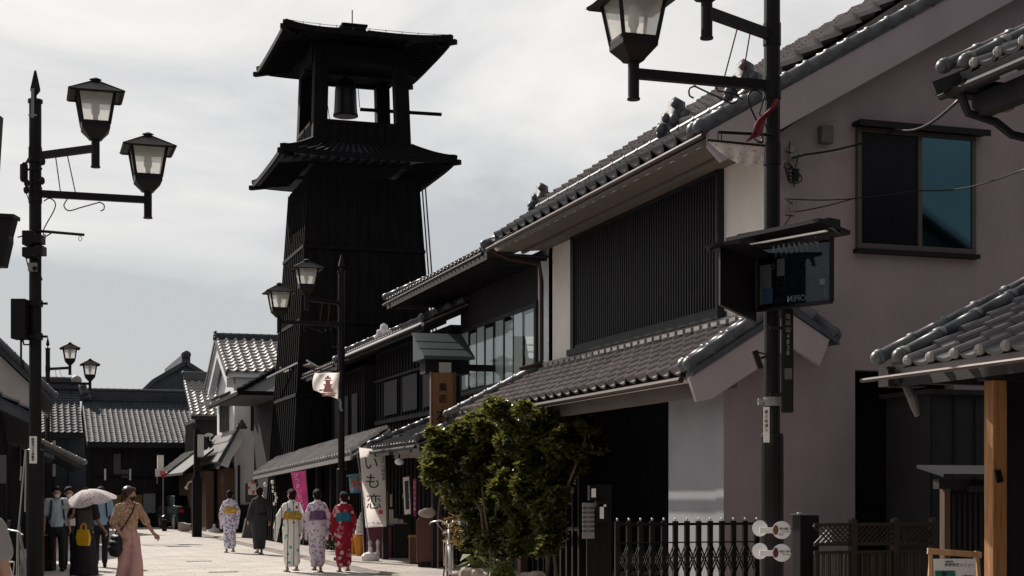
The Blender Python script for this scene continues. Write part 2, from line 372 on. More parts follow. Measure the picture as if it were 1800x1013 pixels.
# ================= SETTING =================
g=MB(); g.add([(-900,-300,-.12),(900,-300,-.12),(900,1500,-.12),(-900,1500,-.12)],[(0,1,2,3)]); struct(g,'ground','asph')
g=MB(); g.bx(.35,6.28,-4,71,-.1,0); struct(g,'road',stone_paving('road_slabs',(.45,.415,.375),(.51,.47,.425),(.22,.20,.18),1,0,.9,.45,.009))
g=MB(); g.bx(-30,40,71,82,-.1,-.01); struct(g,'cross_street','asph')
g=MB(); g.bx(6.28,6.52,-4,71,-.1,.008); struct(g,'gutter',stone_paving('gutter_stone',(.16,.15,.14),(.2,.185,.17),(.04,.04,.04),1,PI/2,.6,.24,.01))
g=MB(); g.bx(6.52,6.66,-4,71,-.1,.05); struct(g,'kerb','stone')
g=MB(); g.bx(6.66,15,-4,71,-.1,.045); struct(g,'pavement',stone_paving('pavement_slabs',(.40,.36,.32),(.44,.39,.35),(.15,.13,.12),1,0,.6,.3,.008))
g=MB(); g.bx(-2.6,.35,-4,71,-.1,.02); struct(g,'left_pavement',stone_paving('left_slabs',(.28,.26,.24),(.32,.29,.27),(.1,.1,.1),1,0,.45,.3,.01))
# manhole covers and iron slots in the road
for i,(px,py,lb) in enumerate([(350,987,'small iron drain slot far out in the middle of the sunlit road'),(392,1006,'iron drain slot in the road behind the woman in pink trousers')]):
    p=at_g(px,py); mb=MB(); mb.bx(-.28,.28,-.07,.07,.0005,.006)
    for k in range(6): mb.bx(-.25+k*.09,-.21+k*.09,-.05,.05,.006,.009)
    solo(mb,'drain_cover','iron',lb,'drain cover',loc=(p.x,p.y,0))
# ================= BELL TOWER =================
TU,TV=9.85,46.65
bt=thing('bell_tower','tall black wooden bell tower with two flared roofs rising behind the street','tower',(TU,TV,0))
def sqring(hw,z,n=1): return [Vector((TU-hw,TV-hw,z)),Vector((TU+hw,TV-hw,z)),Vector((TU+hw,TV+hw,z)),Vector((TU-hw,TV+hw,z))]
def hwz(z): return 1.66+max(0,(10.9-z))*.062
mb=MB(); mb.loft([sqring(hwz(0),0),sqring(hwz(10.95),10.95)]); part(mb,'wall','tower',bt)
mb=MB()
for side in range(4):
    rot=Matrix.Translation((TU,TV,0))@Matrix.Rotation(side*PI/2,4,'Z')
    nb=11
    for i in range(nb+1):
        t=-1+2*i/nb; a=rot@Vector((t*hwz(0),-hwz(0)-.02,0)); b=rot@Vector((t*hwz(10.9),-hwz(10.9)-.02,10.9)); mb.bar(a,b,.05,.05,up=(rot.to_3x3()@Vector((0,-1,0))))
    for z in (2.2,4.4,6.6,8.8):
        h=hwz(z)+.05; mb.bar(rot@Vector((-h,-h,z)),rot@Vector((h,-h,z)),.03,.10)
part(mb,'battens','tower',bt)
mb=MB()
for k in (0,1): mb.tube([(TU+hwz(0)+.1+k*.1,TV-hwz(0)-.02,0),(TU+hwz(10.9)+.12+k*.1,TV-hwz(10.9)-.02,10.9)],.022,6)
part(mb,'lightning_cable','black',bt)
def flared_roof(name,hw_e,hw_t,z_e,z_t,corner=.07,sag=.35,tile='tower',th=.10,seg=10,nst=8,back=0.0):
    """square roof with concave slopes and lifted corners, plus its underside"""
    root=None; mb=MB()
    grid=[]
    for s in range(nst+1):
        t=s/nst; hw=hw_e+(hw_t-hw_e)*t; z=z_e+(z_t-z_e)*(t**(1+sag))
        ring=[]
        for side in range(4):
            rot=Matrix.Rotation(side*PI/2,3,'Z')
            for j in range(seg):
                q=-1+2*j/seg; p=rot@Vector((q*hw,-hw,0)); p.y*=1.0
                if p.y>0: p.y*=1+back*(1-t)
                ring.append(Vector((TU+p.x,TV+p.y,z+corner*(1-t)*abs(q)**4)))
        grid.append(ring)
    mb.loft(grid,cap=True)
    low=[[p-Vector((0,0,th)) for p in grid[0]],[Vector((TU+(p.x-TU)*.62,TV+(p.y-TV)*.62,z_e-th+.12)) for p in grid[0]]]
    mb.loft([grid[0],low[0],low[1]],cap=True)
    return mb,grid
for (name,he,ht,ze,zt,lab) in (('pent_roof',2.60,1.52,11.42,11.98,None),('roof',2.50,.42,15.02,15.62,None)):
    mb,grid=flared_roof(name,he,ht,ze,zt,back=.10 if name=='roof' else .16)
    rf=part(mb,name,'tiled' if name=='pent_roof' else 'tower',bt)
    tr=MB()
    seg=10
    for s in range(len(grid)-1):       # corner ridges
        for side in range(4): tr.bar(grid[s][side*seg]+Vector((0,0,.05)),grid[s+1][side*seg]+Vector((0,0,.05)),.15,.12)
    if name=='pent_roof':              # tile rows read as a serrated edge
        for side in range(4):
            a0=grid[0][side*seg]; a1=grid[0][((side+1)%4)*seg]; b0=grid[-1][side*seg]; b1=grid[-1][((side+1)%4)*seg]
            for k in range(1,21):
                t=k/21; i=t*seg; i0=int(i); nx=(side*seg+i0+1)%(4*seg); pa=grid[0][side*seg+i0].lerp(grid[0][nx],i-i0); pm=grid[4][side*seg+i0].lerp(grid[4][nx],i-i0); pb=grid[-1][side*seg+i0].lerp(grid[-1][nx],i-i0)
                tr.tube([pa+Vector((0,0,.02)),pm+Vector((0,0,.02)),pb+Vector((0,0,.02))],.055,6)
    for side in range(4):              # eave board and rafter ends
        P=[grid[0][(side*seg+j)%(4*seg)] for j in range(seg+1)]
        for j in range(seg): tr.bar(P[j]-Vector((0,0,.03)),P[j+1]-Vector((0,0,.03)),.07,.15)
        rot=Matrix.Rotation(side*PI/2,3,'Z')
        for k in range(13):
            q=-.92+1.84*k/16; bk=1.1 if side==2 else 1.0
            o=rot@Vector((q*he,-he*.96*bk,0)); i_=rot@Vector((q*he,-ht if name!='roof' else -1.5,0))
            tr.bar((TU+o.x,TV+o.y,ze-.13),(TU+i_.x,TV+i_.y,ze-.02),.05,.06)
        c=grid[0][side*seg]; d=(c-Vector((TU,TV,c.z))).normalized(); tr.bar(c-d*.5-Vector((0,0,.13)),c+d*.14-Vector((0,0,.11)),.14,.14)
    part(tr,'roof_trim','tower',rf)
mb=MB()
for sx in (-1,1):
    for sy in (-1,1):
        p=[(TU+sx*(1.52-.21),TV+sy*(1.52-.21),11.4),(TU+sx*(1.40-.21),TV+sy*(1.40-.21),14.95)]
        q=MB(); q.bar(p[0],p[1],.42,.42,up=(0,1,0)); part(q,'corner_post','tower',bt,bevel=.01)
def belfry_panel(side):
    q=MB(); rot=Matrix.Translation((TU,TV,0))@Matrix.Rotation(side*PI/2,4,'Z')
    q.bx(-1.12,1.12,-1.50,-1.40,11.5,12.62); q.bx(-1.12,1.12,-1.52,-1.36,12.56,12.66)
    for k in range(8): q.bx(-1.05+k*.29,-1.02+k*.29,-1.53,-1.50,11.5,12.56)
    q.xf(rot); return q
for side in range(4):
    part(belfry_panel(side),'balustrade','tower',bt)
    q=MB(); q.bx(-1.12,1.12,-1.46,-1.3,14.42,14.95); q.xf(Matrix.Translation((TU,TV,0))@Matrix.Rotation(side*PI/2,4,'Z')); part(q,'lintel','tower',bt)
mb=MB(); mb.bx(TU-1.3,TU+1.3,TV-1.3,TV+1.3,14.5,14.6); mb.bx(TU-1.5,TU+1.5,TV-.1,TV+.1,14.38,14.5); part(mb,'ceiling','tower',bt)
mb=MB(); mb.bx(TU-1.3,TU+1.3,TV-1.3,TV+1.3,11.4,11.5); part(mb,'belfry_floor','tower',bt)
mb=MB()
for x in (-1.2,-.9,-.6): mb.tube([(TU+x,TV+1.3,14.4),(TU+x+.15,TV+1.3,13.3)],.012,5)
for x in (.15,.95,1.5): mb.tube([(TU+x,TV,14.4),(TU+x*.9+.1,TV,13.46)],.012,5)
part(mb,'ropes','tower',bt)
BU=9.62
rings=[]
for r,z in [(.02,14.28),(.2,14.25),(.30,14.12),(.33,13.9),(.345,13.5),(.36,13.25),(.385,13.17),(.385,13.12),(.33,13.12)]:
    rings.append([Vector((BU+r*math.cos(2*PI*j/24),TV-.1+r*math.sin(2*PI*j/24),z)) for j in range(24)])
mb=MB(); mb.loft(rings); bl=part(mb,'bell','iron',bt,smooth=True)
mb=MB(); mb.tube([(BU,TV-.1,14.2),(BU,TV-.1,14.5)],.07,8); part(mb,'bell_hook','iron',bl)
mb=MB(); mb.tube([(10.1,TV,13.40),(12.7,TV,13.44)],.055,10); part(mb,'striking_beam','tower',bt)
mb=MB(); mb.bx(TU-.36,TU+.36,TV-.36,TV+.36,15.55,15.86); mb.bx(TU-.40,TU+.40,TV-.40,TV+.40,15.86,15.92); part(mb,'roof_cap','tower',bt)
mb=MB(); mb.tube([(TU,TV,15.9),(TU,TV,16.45)],.018,6); part(mb,'lightning_rod','iron',bt)
mb=MB()
for k in range(9):
    for q in (-1,1): pass
P0=Vector((TU-2.45,TV-2.45,15.09));P1=Vector((TU+2.45,TV-2.45,15.09))
for k in range(11):
    p=P0.lerp(P1,k/10); p.z-= .05*(1-abs(k/5-1)**4) ; mb.tube([p,p+Vector((0,0,.14))],.01,5)
    if k<10:
        q=P0.lerp(P1,(k+1)/10); q.z-=.05*(1-abs((k+1)/5-1)**4); mb.tube([p+Vector((0,0,.12)),q+Vector((0,0,.12))],.008,5)
part(mb,'eave_wire','iron',bt)
# ================= HOUSE A : mauve plaster house =================
A=thing('plaster_house','two-storey mauve and white plaster house with a big slatted upper window','house',(9,17.47,0))
V0=17.47;V1=25.8
mb=MB()
gp=[(9.0,3.1),(19.4,3.1),(19.4,5.9),(14.2,9.42),(9.0,5.97)]
mb.prism([(u,V0,z) for u,z in gp],(0,.22,0))
mb.bx(8.42,10.27,V0,V0+.22,0,3.1); mb.bx(11.75,19.4,V0,V0+.22,0,3.1); mb.prism([(8.42,V0,3.1),(9,V0,3.1),(9,V0,3.6),(8.42,V0,3.35)],(0,.22,0))
part(mb,'gable_wall','pink',A)
mb=MB(); mb.bx(9,9.2,V0+.22,18.7,3.3,5.93); mb.bx(9,9.2,24.4,V1,3.3,5.93); mb.bx(9,9.2,18.7,24.4,3.3,3.93); 
mb.bx(9,13,V1-.2,V1,3.3,5.93)
mb.bx(8.985,9.0,V0,V0+.22,3.4,5.93); part(mb,'street_wall','white',A)
mb=MB(); mb.bx(8.42,8.76,V0+.22,19.2,0,3.3); mb.bx(8.41,8.42,V0,V0+.22,0,3.2); part(mb,'porch_wall','shadep',A)
mb=MB(); mb.bx(8.76,12,19.2,19.3,0,3.25); mb.bx(11.9,12,19.3,26,0,3.25); mb.bx(8.6,12,V0+.25,26,3.2,3.26); mb.bx(8.75,8.85,23.4,27.0,0,3.2)
for k in range(12): mb.bx(8.68,8.74,23.4+k*.29,23.46+k*.29,0,3.2)
for z in (.9,2.1): mb.bx(8.69,8.73,23.4,27,z,z+.06)
part(mb,'entrance','black',A)
mb=MB(); mb.bx(10.27,11.75,V0+1.2,V0+1.3,0,3.1); mb.bx(10.23,10.27,V0+.22,V0+1.3,0,3.1); mb.bx(11.75,11.8,V0+.22,V0+1.3,0,3.1); mb.bx(10.27,11.75,V0+.22,V0+1.3,3.1,3.15)
dr=part(mb,'doorway','dark',A)
mb=MB(); mb.tube([at_v(1560,880,18.2),at_v(1563,895,18.2),at_v(1561,920,18.2)],.02,6); part(mb,'handle','silver',dr)
# slatted window
gw=MB(); 
gw.bx(8.90,9.02,24.28,24.42,3.88,5.93); gw.bx(8.90,9.02,18.68,18.76,3.88,5.93); gw.bx(8.86,9.03,18.60,24.5,3.84,3.94); gw.bx(8.92,9.0,18.76,24.28,3.94,4.0); gw.bx(8.90,9.0,18.7,24.4,5.80,5.93)
gr=part(gw,'slatted_window','grille',A)
gs=MB(); n=62
for k in range(n): v=18.82+k*(24.24-18.82)/(n-1); gs.bx(8.935,8.975,v-.017,v+.017,4.0,5.80)
part(gs,'slats','grille',gr)
gs=MB(); gs.bx(9.14,9.17,18.7,24.4,3.93,5.93); gs.bx(9.03,9.14,18.72,24.4,3.95,4.0); part(gs,'dark_backing','dark',gr)
gs=MB(); gs.bx(9.0,9.05,18.8,24.3,5.1,5.16); gs.bx(9.0,9.05,18.8,24.3,4.5,4.56); part(gs,'rails','grille',gr)
# gable window
W0,W1,Z0,Z1=10.27,12.04,4.66,6.22
mb=MB(); y0=V0-.07
for (a,b,c,d) in [(W0,W1,Z1-.06,Z1),(W0,W1,Z0,Z0+.07),(W0,W0+.06,Z0+.07,Z1-.06),(W1-.06,W1,Z0+.07,Z1-.06)]: mb.bx(a,b,y0,V0-.001,c,d)
mb.bx(W0+.9,W0+.96,y0+.01,V0-.001,Z0+.07,Z1-.06)
wn=part(mb,'window',mat('bronze_frame',(.085,.07,.066),.45,.1,3,metal=.4),A,bevel=.006)
mb=MB(); mb.bx(W0-.05,W1+.12,V0-.22,V0-.001,Z1+.01,Z1+.06); mb.bx(W0-.05,W1+.12,V0-.22,V0-.19,Z1-.02,Z1+.01); part(mb,'window_hood','postm',wn)
mb=MB(); mb.bx(W0-.03,W1+.03,V0-.12,V0-.001,Z0-.06,Z0-.005); part(mb,'sill','postm',wn)
pd=mat('dark_pane',(.010,.011,.013),.12,.1,2,spec=.12); pt_=mat('teal_pane',(.075,.155,.185),.03,.06,.8,metal=1.0)
mb=MB(); mb.bx(W0+.06,W0+.9,V0-.03,V0-.02,Z0+.07,Z1-.06); part(mb,'pane',pd,wn,label='near-black left pane with an insect screen')
mb=MB(); mb.bx(W0+.96,W1-.06,V0-.045,V0-.035,Z0+.07,Z1-.06); part(mb,'pane',pt_,wn,label='teal right pane reflecting the sky')
# roof of A
mb=MB(); prof=[(8.0,5.88),(8.65,6.30),(14.2,9.75),(20.5,5.9),(20.5,5.8),(14.2,9.5),(9.0,5.97)]
mb.prism([(u,17.19,z) for u,z in prof],(0,8.5,0)); rfA=part(mb,'roof','black',A)
EV=(0,1,0)
mb=tile_mb((7.95,17.32,5.94),EV,(.70,0,.46),8.5,.84,.40,.28,.085,12,lift=.045); part(mb,'eave_tiles','tile',rfA)
mb=tile_mb((8.68,17.45,6.48),EV,(1,0,.655),8.1,4.7,.42,.34,.095,12,lift=.07,thick=.1); mb.join(tile_mb((12.62,17.45,9.04),EV,(1,0,.42),8.1,1.8,.42,.34,.08,6,thick=.1)); part(mb,'roof_tiles','tilep',rfA)
mb=roll_mb((8.62,17.27,6.50),(8.62,25.6,6.50),.045,.5,8); mb.bx(8.58,8.66,17.27,25.6,6.36,6.48); part(mb,'ridge_roll','ridge',rfA)
for v in (17.11,17.29): part(roll_mb((7.92,v,5.98),(14.3,v,6.02+6.38*.567),.085,.33,12),'verge_roll','ridge',rfA,smooth=True)
mb=MB(); mb.prism([(7.95,17.05,5.90),(14.3,17.05,9.56),(14.3,17.05,9.68),(7.95,17.05,6.02)],(0,.3,0)); part(mb,'verge_board','tiled',rfA)
mb=MB(); mb.prism([(8.02,17.07,5.74),(8.2,17.07,5.56),(14.3,17.07,9.04),(14.3,17.07,9.58),(8.02,17.07,5.93)],(0,.09,0)); part(mb,'bargeboard','trim',rfA,bevel=.01)
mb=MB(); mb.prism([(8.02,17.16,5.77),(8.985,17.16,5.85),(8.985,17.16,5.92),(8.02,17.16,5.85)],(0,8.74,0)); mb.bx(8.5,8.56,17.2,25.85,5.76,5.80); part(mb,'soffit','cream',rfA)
mb=MB(); mb.tube([(7.90,16.97,5.84),(7.90,25.95,5.82)],.035,10); 
part(mb,'gutter','copper',rfA)
for v,zz,s,lb in ((17.5,6.52,.46,None),(19.6,6.52,.50,None),(25.35,6.50,.44,None)):
    part(oni_mb((8.72,v,zz),s,(-.75,-.66,0)),'ridge_end_ornament','tiled',rfA,smooth=True)
for v in (19.6,25.35): part(roll_mb((8.75,v+.1,6.60),(12.6,v+.1,6.60+3.85*.655),.07,.33,8),'descending_ridge','tilep',rfA,smooth=True)
mb=MB(); mb.tube([(7.93,25.85,5.8),(8.3,25.9,5.66),(8.86,25.9,5.6),(8.90,25.9,5.3),(8.90,25.9,3.9),(8.86,25.9,3.82),(8.5,25.95,3.72)],.04,8); part(mb,'downpipe','copper',A)
mb=MB(); b=at_v(1447,238,V0); mb.bx(b.x-.085,b.x+.085,V0-.12,V0-.001,b.z-.12,b.z+.1); part(mb,'vent_box','boxg',A,bevel=.01)
# pent roof of A
pr=MB(); pr.prism([(7.84,17.15,2.93),(9.0,17.15,3.66),(9.0,26.1,3.66),(7.84,27.7,2.93)],(0,0,-.07)); pent=part(pr,'pent_roof','cream',A)
Lp=math.hypot(1.2,.74)
mb=tile_mb((7.8,17.27,3.0),EV,(1.2,0,.74),10.2,Lp,.36,.21,.068,12,lift=.03,shape=lambda a,s:17.27+a<26.1+(1-s/Lp)*1.65); part(mb,'roof_tiles','tilep',pent)
part(roll_mb((7.75,27.8,3.03),(9.0,26.1,3.84),.075,.33,12),'hip_roll','ridge',pent,smooth=True); part(roll_mb((7.62,27.65,3.0),(8.9,25.95,3.8),.06,.33,10),'hip_roll','ridge',pent,smooth=True)
for v in (17.07,17.23): part(roll_mb((7.76,v,3.08),(9.08,v,3.93),.08,.33,12),'verge_roll','ridge',pent,smooth=True)
part(roll_mb((9.75,17.07,3.50),(9.12,17.07,3.92),.075,.33,12),'verge_roll','ridge',pent,smooth=True)
mb=MB(); mb.prism([(7.78,17.01,2.93),(9.1,17.01,3.76),(9.78,17.01,3.37),(9.78,17.01,3.44),(9.1,17.01,3.85),(7.78,17.01,3.02)],(0,.2,0))
mb.bx(9.24,9.78,17.07,17.45,3.37,3.42); part(mb,'verge_board','tiled',pent)
mb=MB(); mb.prism([(7.84,17.03,2.62),(8.05,17.03,2.66),(9.12,17.03,3.33),(9.52,17.03,3.10),(9.66,17.03,3.43),(9.1,17.03,3.75),(7.74,17.03,2.91)],(0,.07,0)); part(mb,'bargeboard','trim',pent,bevel=.008)
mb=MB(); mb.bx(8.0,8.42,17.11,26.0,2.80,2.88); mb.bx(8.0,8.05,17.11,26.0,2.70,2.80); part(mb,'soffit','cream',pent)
mb=MB(); mb.tube([(7.74,17.27,2.90),(7.74,27.4,2.88)],.04,8); part(mb,'gutter','copper',pent)
mb=MB()
for k in range(30): mb.bx(8.86,8.995,17.52+k*.275,17.70+k*.275,3.74,3.80)
mb.bx(8.9,8.998,17.47,26.0,3.80,3.84); part(mb,'flashing_tiles','knob',pent)
mb=MB(); mb.bx(8.52,8.66,25.95,26.12,0,2.9); part(mb,'wooden_post','woodb',A)
# ================= HOUSE B : black house with a band of windows =================
B=thing('dark_townhouse','black townhouse with a band of glazed upper windows, adjoining the mauve house','house',(9.2,29,0))
mb=MB(); mb.bx(9.2,14,27.0,32.2,0,3.68); mb.bx(9.2,14,27.0,32.2,5.02,6.0); mb.bx(9.3,14,32.05,32.2,3.68,5.02); mb.bx(9.75,14,27,32.05,3.68,5.02)
for k in range(15): mb.bx(9.15,9.2,27.1+k*.35,27.14+k*.35,0,3.6)
part(mb,'wall','black',B)
mb=MB(); mb.bx(9.2,9.7,26.02,26.98,3.3,6.0); part(mb,'plaster_strip','kura',B)
fr=MB(); fr.bx(9.15,9.24,27.0,32.05,3.62,3.72); fr.bx(9.15,9.24,27.0,32.05,4.98,5.06); fr.bx(9.14,9.26,26.95,27.06,3.6,5.1)
vs=[27.06,27.75,28.35,28.95,29.65,30.25,30.85,31.45,32.05]
for i,v in enumerate(vs): t=.05 if i in (3,5,8) else .02; fr.bx(9.155,9.23,v-t,v+t,3.72,4.98)
wb=part(fr,'window_band','grille',B)
for i in range(8):
    a=MB(); a.bx(9.160,9.164,vs[i]+.03,vs[i+1]-.03,3.73,4.97); part(a,'pane','glass',wb)
cu=MB()
for i in range(8): 
    cu.bx(9.168,9.174,vs[i]+.04,vs[i+1]-(.02 if i%3 else .12),3.75,4.97 if i%2 else 4.9)
part(cu,'curtain_folds','curtain',wb)
def street_roof(par,u,z,v0,v1,slope,l,name='roof',tm='tile',tw=.27,run=None,deck='black',knob='knob',ridge=True,over=.1):
    L=l*math.hypot(1,slope)
    d=MB(); d.prism([(u+.02,v0,z-.03),(u+l,v0,z-.03+slope*l),(u+l,v0,z-.20+slope*l),(u+.02,v0,z-.16)],(0,v1-v0,0)); r=part(d,name,deck,par)
    part(tile_mb((u,v0,z+.03),EV,(1,0,slope),v1-v0,L,tw,.26,.045,6).join(knob_mb((u,v0,z+.03),EV,(1,0,slope),v1-v0,tw,.034),0),'roof_tiles',tm,r)
    if ridge:
        for v in (v0+.03,v1-.03): part(roll_mb((u-.02,v,z+.12),(u+l,v,z+.12+slope*l),.07,.33,8),'verge_roll','ridge',r,smooth=True)
    g_=MB(); g_.tube([(u-.06,v0,z-.06),(u-.06,v1,z-.07)],.035,8); part(g_,'gutter','postm',r)
    return r
rB=street_roof(B,7.98,5.86,26.3,34.1,.47,6.2)
mb=MB()
for k in range(22): mb.bar((8.05,26.5+k*.35,5.72),(9.2,26.5+k*.35,5.80),.05,.08)
mb.bx(8.1,9.2,26.3,34.0,5.80,5.83); part(mb,'rafters','black',rB)
# little roofed sign of the confectioner
sg=thing('shop_signboard','orange-brown signboard with black characters above the tree, under its own small copper roof','signboard',(8.0,29.3,2.0))
mb=MB(); mb.bx(7.77,8.22,29.28,29.36,1.9,3.9); part(mb,'board','signw',sg,bevel=.008)
mb=MB(); mb.bx(7.755,7.775,29.26,29.38,1.9,3.92); mb.bx(8.22,8.27,29.26,29.38,1.9,3.92); part(mb,'frame','woodb',sg)
for ch,z,s in (('菓',3.60,.17),('匠',3.37,.17),('右',3.02,.30),('門',2.60,.30)): text(ch,s,sg,'ink',(0,-.028,z-2.0),depth=.006)
mb=MB(); mb.bx(7.98,8.22,29.45,29.5,3.92,4.12); part(mb,'paper_panel','vwhite',sg)
mb=MB()
for k in range(3):
    z=4.19+k*.17; v=29.15+k*.3
    mb.prism([(7.58,v,z),(8.62,v,z),(8.62,v+.36,z+.20),(7.58,v+.36,z+.20)],(0,0,.03)); mb.bx(7.58,8.62,v-.01,v+.01,z-.03,z+.03)
mb.prism([(7.6,29.2,4.17),(7.6,30.1,4.72),(7.6,30.1,4.17)],(1.0,0,0)); part(mb,'copper_roof','greenroof',sg)
mb=MB(); mb.bx(7.7,8.6,29.5,29.9,3.9,4.16); mb.bx(8.2,9.2,29.55,29.75,3.98,4.1); part(mb,'bracket','black',sg)
# ================= E, F : black houses up the street =================
E=thing('dark_shop_house','black two-storey shop house in deep shade, next up the street behind the copper-roofed signboard','house',(9,36,0))
mb=MB(); mb.bx(9,14,32.3,39.6,0,5.2)
for k in range(24): mb.bx(8.96,9,32.4+k*.3,32.43+k*.3,2.9,5.1)
mb.bx(8.9,9,32.4,39.4,3.3,3.4); mb.bx(8.9,9,32.4,39.4,4.4,4.46); part(mb,'wall','black',E)
mb=MB()
for k in range(3): mb.bx(8.93,8.955,33+k*2,34.4+k*2,3.5,4.35)
part(mb,'shutters','grille',E)
rE=street_roof(E,8.2,5.14,31.6,39.5,.45,3.5,tm='tilep')
mb=MB(); mb.bx(8.15,8.24,31.6,39.5,5.08,5.15); part(mb,'plaster_eave','kura',rE)
p=at_u(675,572,8.9); part(oni_mb((8.9,p.y,5.45),.42,(-.4,-.9,0)),'ridge_end_ornament','kura',rE,smooth=True)
Fh=thing('dark_low_house','narrow black house whose tiled eave meets the foot of the bell tower','house',(9,41.5,0))
mb=MB(); mb.bx(8.7,13,39.7,44.0,0,4.9)
for k in range(14): mb.bx(8.66,8.7,39.8+k*.3,39.83+k*.3,0,4.8)
part(mb,'wall','black',Fh)
rF=street_roof(Fh,7.95,4.92,39.7,45.6,.45,3.0,tm='tilep')
mb=MB()
for k in range(3): mb.bx(8.62,8.655,40.2+k*1.2,40.9+k*1.2,3.0,4.2)
part(mb,'shutters','grille',Fh)
# pale canopy with snow rails at the tower foot
cn=thing('gate_canopy','pale lit canopy with metal rails just left of the bell tower foot','canopy',(8,46,0))
a=at_d(498,655,47);b=at_d(545,640,44.2)
mb=MB(); mb.prism([a,b,b+Vector((.5,0,-.18)),a+Vector((.7,0,-.2))],(0,0,.04)); part(mb,'sheet','stone',cn)
mb=MB(); mb.bar(at_d(470,664,48),at_d(524,638,45),.05,.05); mb.bar(a+Vector((-.1,0,.15)),a+Vector((.25,0,-.1)),.07,.05); mb.bar(b+Vector((-.1,0,.1)),b+Vector((.3,0,-.12)),.07,.05); part(mb,'rail','silver',cn)
mb=MB(); mb.bx(8.1,8.25,45.8,46,0,a.z); mb.bx(8.1,8.25,47,47.2,0,a.z); part(mb,'post','black',cn)
# G : long low pent over the shopfronts
G=thing('open_shopfront','long low tiled shop awning over dark open shopfronts at the foot of the bell tower','shop',(7.9,40,0))
al=Vector((0,14.6,-.30)); 
d=MB(); d.prism([(7.02,33.2,2.34),(7.85,33.2,2.88),(7.85,33.2,2.78),(7.02,33.2,2.25)],al); rG=part(d,'roof','black',G)
part(tile_mb((7.0,33.2,2.42),al,(.83,0,.56),al.length,1.0,.33,.24,.085,8).join(knob_mb((6.99,33.2,2.42),al,(.83,0,.56),al.length,.33,.04),0),'roof_tiles',mat('pale_awning_tile',(.40,.38,.375),.6,.25,3,.1),rG)
mb=MB(); mb.bar((6.98,33.2,2.30),Vector((6.98,33.2,2.30))+al,.03,.09); part(mb,'fascia','grey',rG)
mb=MB(); mb.bx(8.6,8.7,32.3,47.6,0,2.8); mb.bx(7.85,8.7,32.3,47.6,2.72,2.78)
for k in range(8): mb.bx(7.75,7.87,33.4+k*2,33.52+k*2,0,2.75)
for k in range(40): mb.bx(8.55,8.6,32.5+k*.37,32.54+k*.37,0,2.7)
mb.bx(7.85,8.6,47.4,47.5,0,2.8); part(mb,'wall','black',G)
H=thing('low_awning','short tiled awning on a dark shopfront right of the white sweet-potato banner','awning',(8.6,31,0))
street_roof(H,7.4,2.48,28.9,33.1,.42,1.75,tm='tile')
mb=MB(); mb.bx(7.9,8.0,29,33,2.28,2.42); mb.bx(8.0,9.1,29,33,2.3,2.36); part(mb,'beam','stone',H)
mb=MB(); mb.bx(7.8,7.92,29.3,29.42,0,2.28); part(mb,'post','black',H)
mb=MB(); mb.bx(8.9,9.15,28.9,29.05,0,2.3); part(mb,'post','black',H)
mb=MB(); mb.bx(8.6,8.7,29.2,33,0,2.3)
for k in range(12): mb.bx(8.55,8.6,29.3+k*.3,29.33+k*.3,0,2.3)
part(mb,'lattice_front','grille',H)
# ================= dark shop and white kura beyond the tower =================
D1=thing('dark_hipped_shop','black shop with low hipped roof between the bell tower and white storehouse','shop',(8.5,52,0))
mb=MB(); mb.bx(8.4,13,49.8,57.4,0,4.9); part(mb,'wall','black',D1)
mb=MB(); z=4.75
mb.add([(6.7,49.0,z),(13,49.0,z),(13,57,z),(6.7,57,z),(8.6,51,z+1.1),(13,51,z+1.1),(13,55,z+1.1),(8.6,55,z+1.1)],[(0,3,2,1),(4,5,6,7),(0,1,5,4),(1,2,6,5),(2,3,7,6),(3,0,4,7)])
rD=part(mb,'roof','tiled',D1)
mb=MB(); mb.bx(6.65,13,48.95,49.05,z-.1,z+.03); mb.bx(6.65,6.75,49,57,z-.1,z+.03); mb.join(roll_mb((6.7,49,z+.06),(8.6,51,z+1.16),.08,.33,8)); part(mb,'eave_board','tower',rD)
K1=thing('white_storehouse','white plaster storehouse with sunlit street gable and pale tiled roof','house',(8,62,0))
uw=7.9; va,vr,vb_=59.1,61.7,64.4
mb=MB(); mb.bx(uw+.2,13.5,va,va+.2,0,6.1); mb.bx(uw+.2,13.5,vb_-.2,vb_,0,5.9)
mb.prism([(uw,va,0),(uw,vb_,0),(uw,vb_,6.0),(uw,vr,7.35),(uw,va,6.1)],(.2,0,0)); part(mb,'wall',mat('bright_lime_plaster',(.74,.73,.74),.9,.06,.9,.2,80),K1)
mb=MB()
mb.prism([(7.5,58.4,6.08),(7.5,vr,7.62),(7.5,65.1,6.0),(7.5,65.1,5.85),(7.5,vr,7.45),(7.5,58.4,5.92)],(6,0,0)); rK=part(mb,'roof','kura',K1)
part(tile_mb((7.5,58.35,6.14),(1,0,0),(0,3.3,1.54),6,3.64,.36,.34,.07,8,lift=.06),'roof_tiles',MATS['pale_awning_tile'],rK)
part(ridge_mb((7.5,vr,7.62),(13.5,vr,7.62),.2,.24,3,.07),'ridge','tiled',rK)
part(oni_mb((7.5,vr,7.66),.36,(-1,0,0)),'ridge_end_ornament','tiled',rK,smooth=True)
mb=MB(); mb.prism([(7.46,58.25,5.95),(7.46,vr,7.55),(7.46,65.2,5.86),(7.46,65.2,6.02),(7.46,vr,7.72),(7.46,58.25,6.12)],(.08,0,0)); part(mb,'verge_board','tiled',rK)
mb=MB(); mb.prism([(7.56,58.7,5.55),(7.56,vr,6.95),(7.56,64.8,5.5),(7.56,64.8,5.85),(7.56,vr,7.42),(7.56,58.7,5.92)],(.25,0,0)); mb.bx(uw,13.5,58.7,59.1,5.6,5.9); mb.bx(uw,13.5,58.95,59.1,5.2,5.6); part(mb,'plaster_cornice','kura',rK)
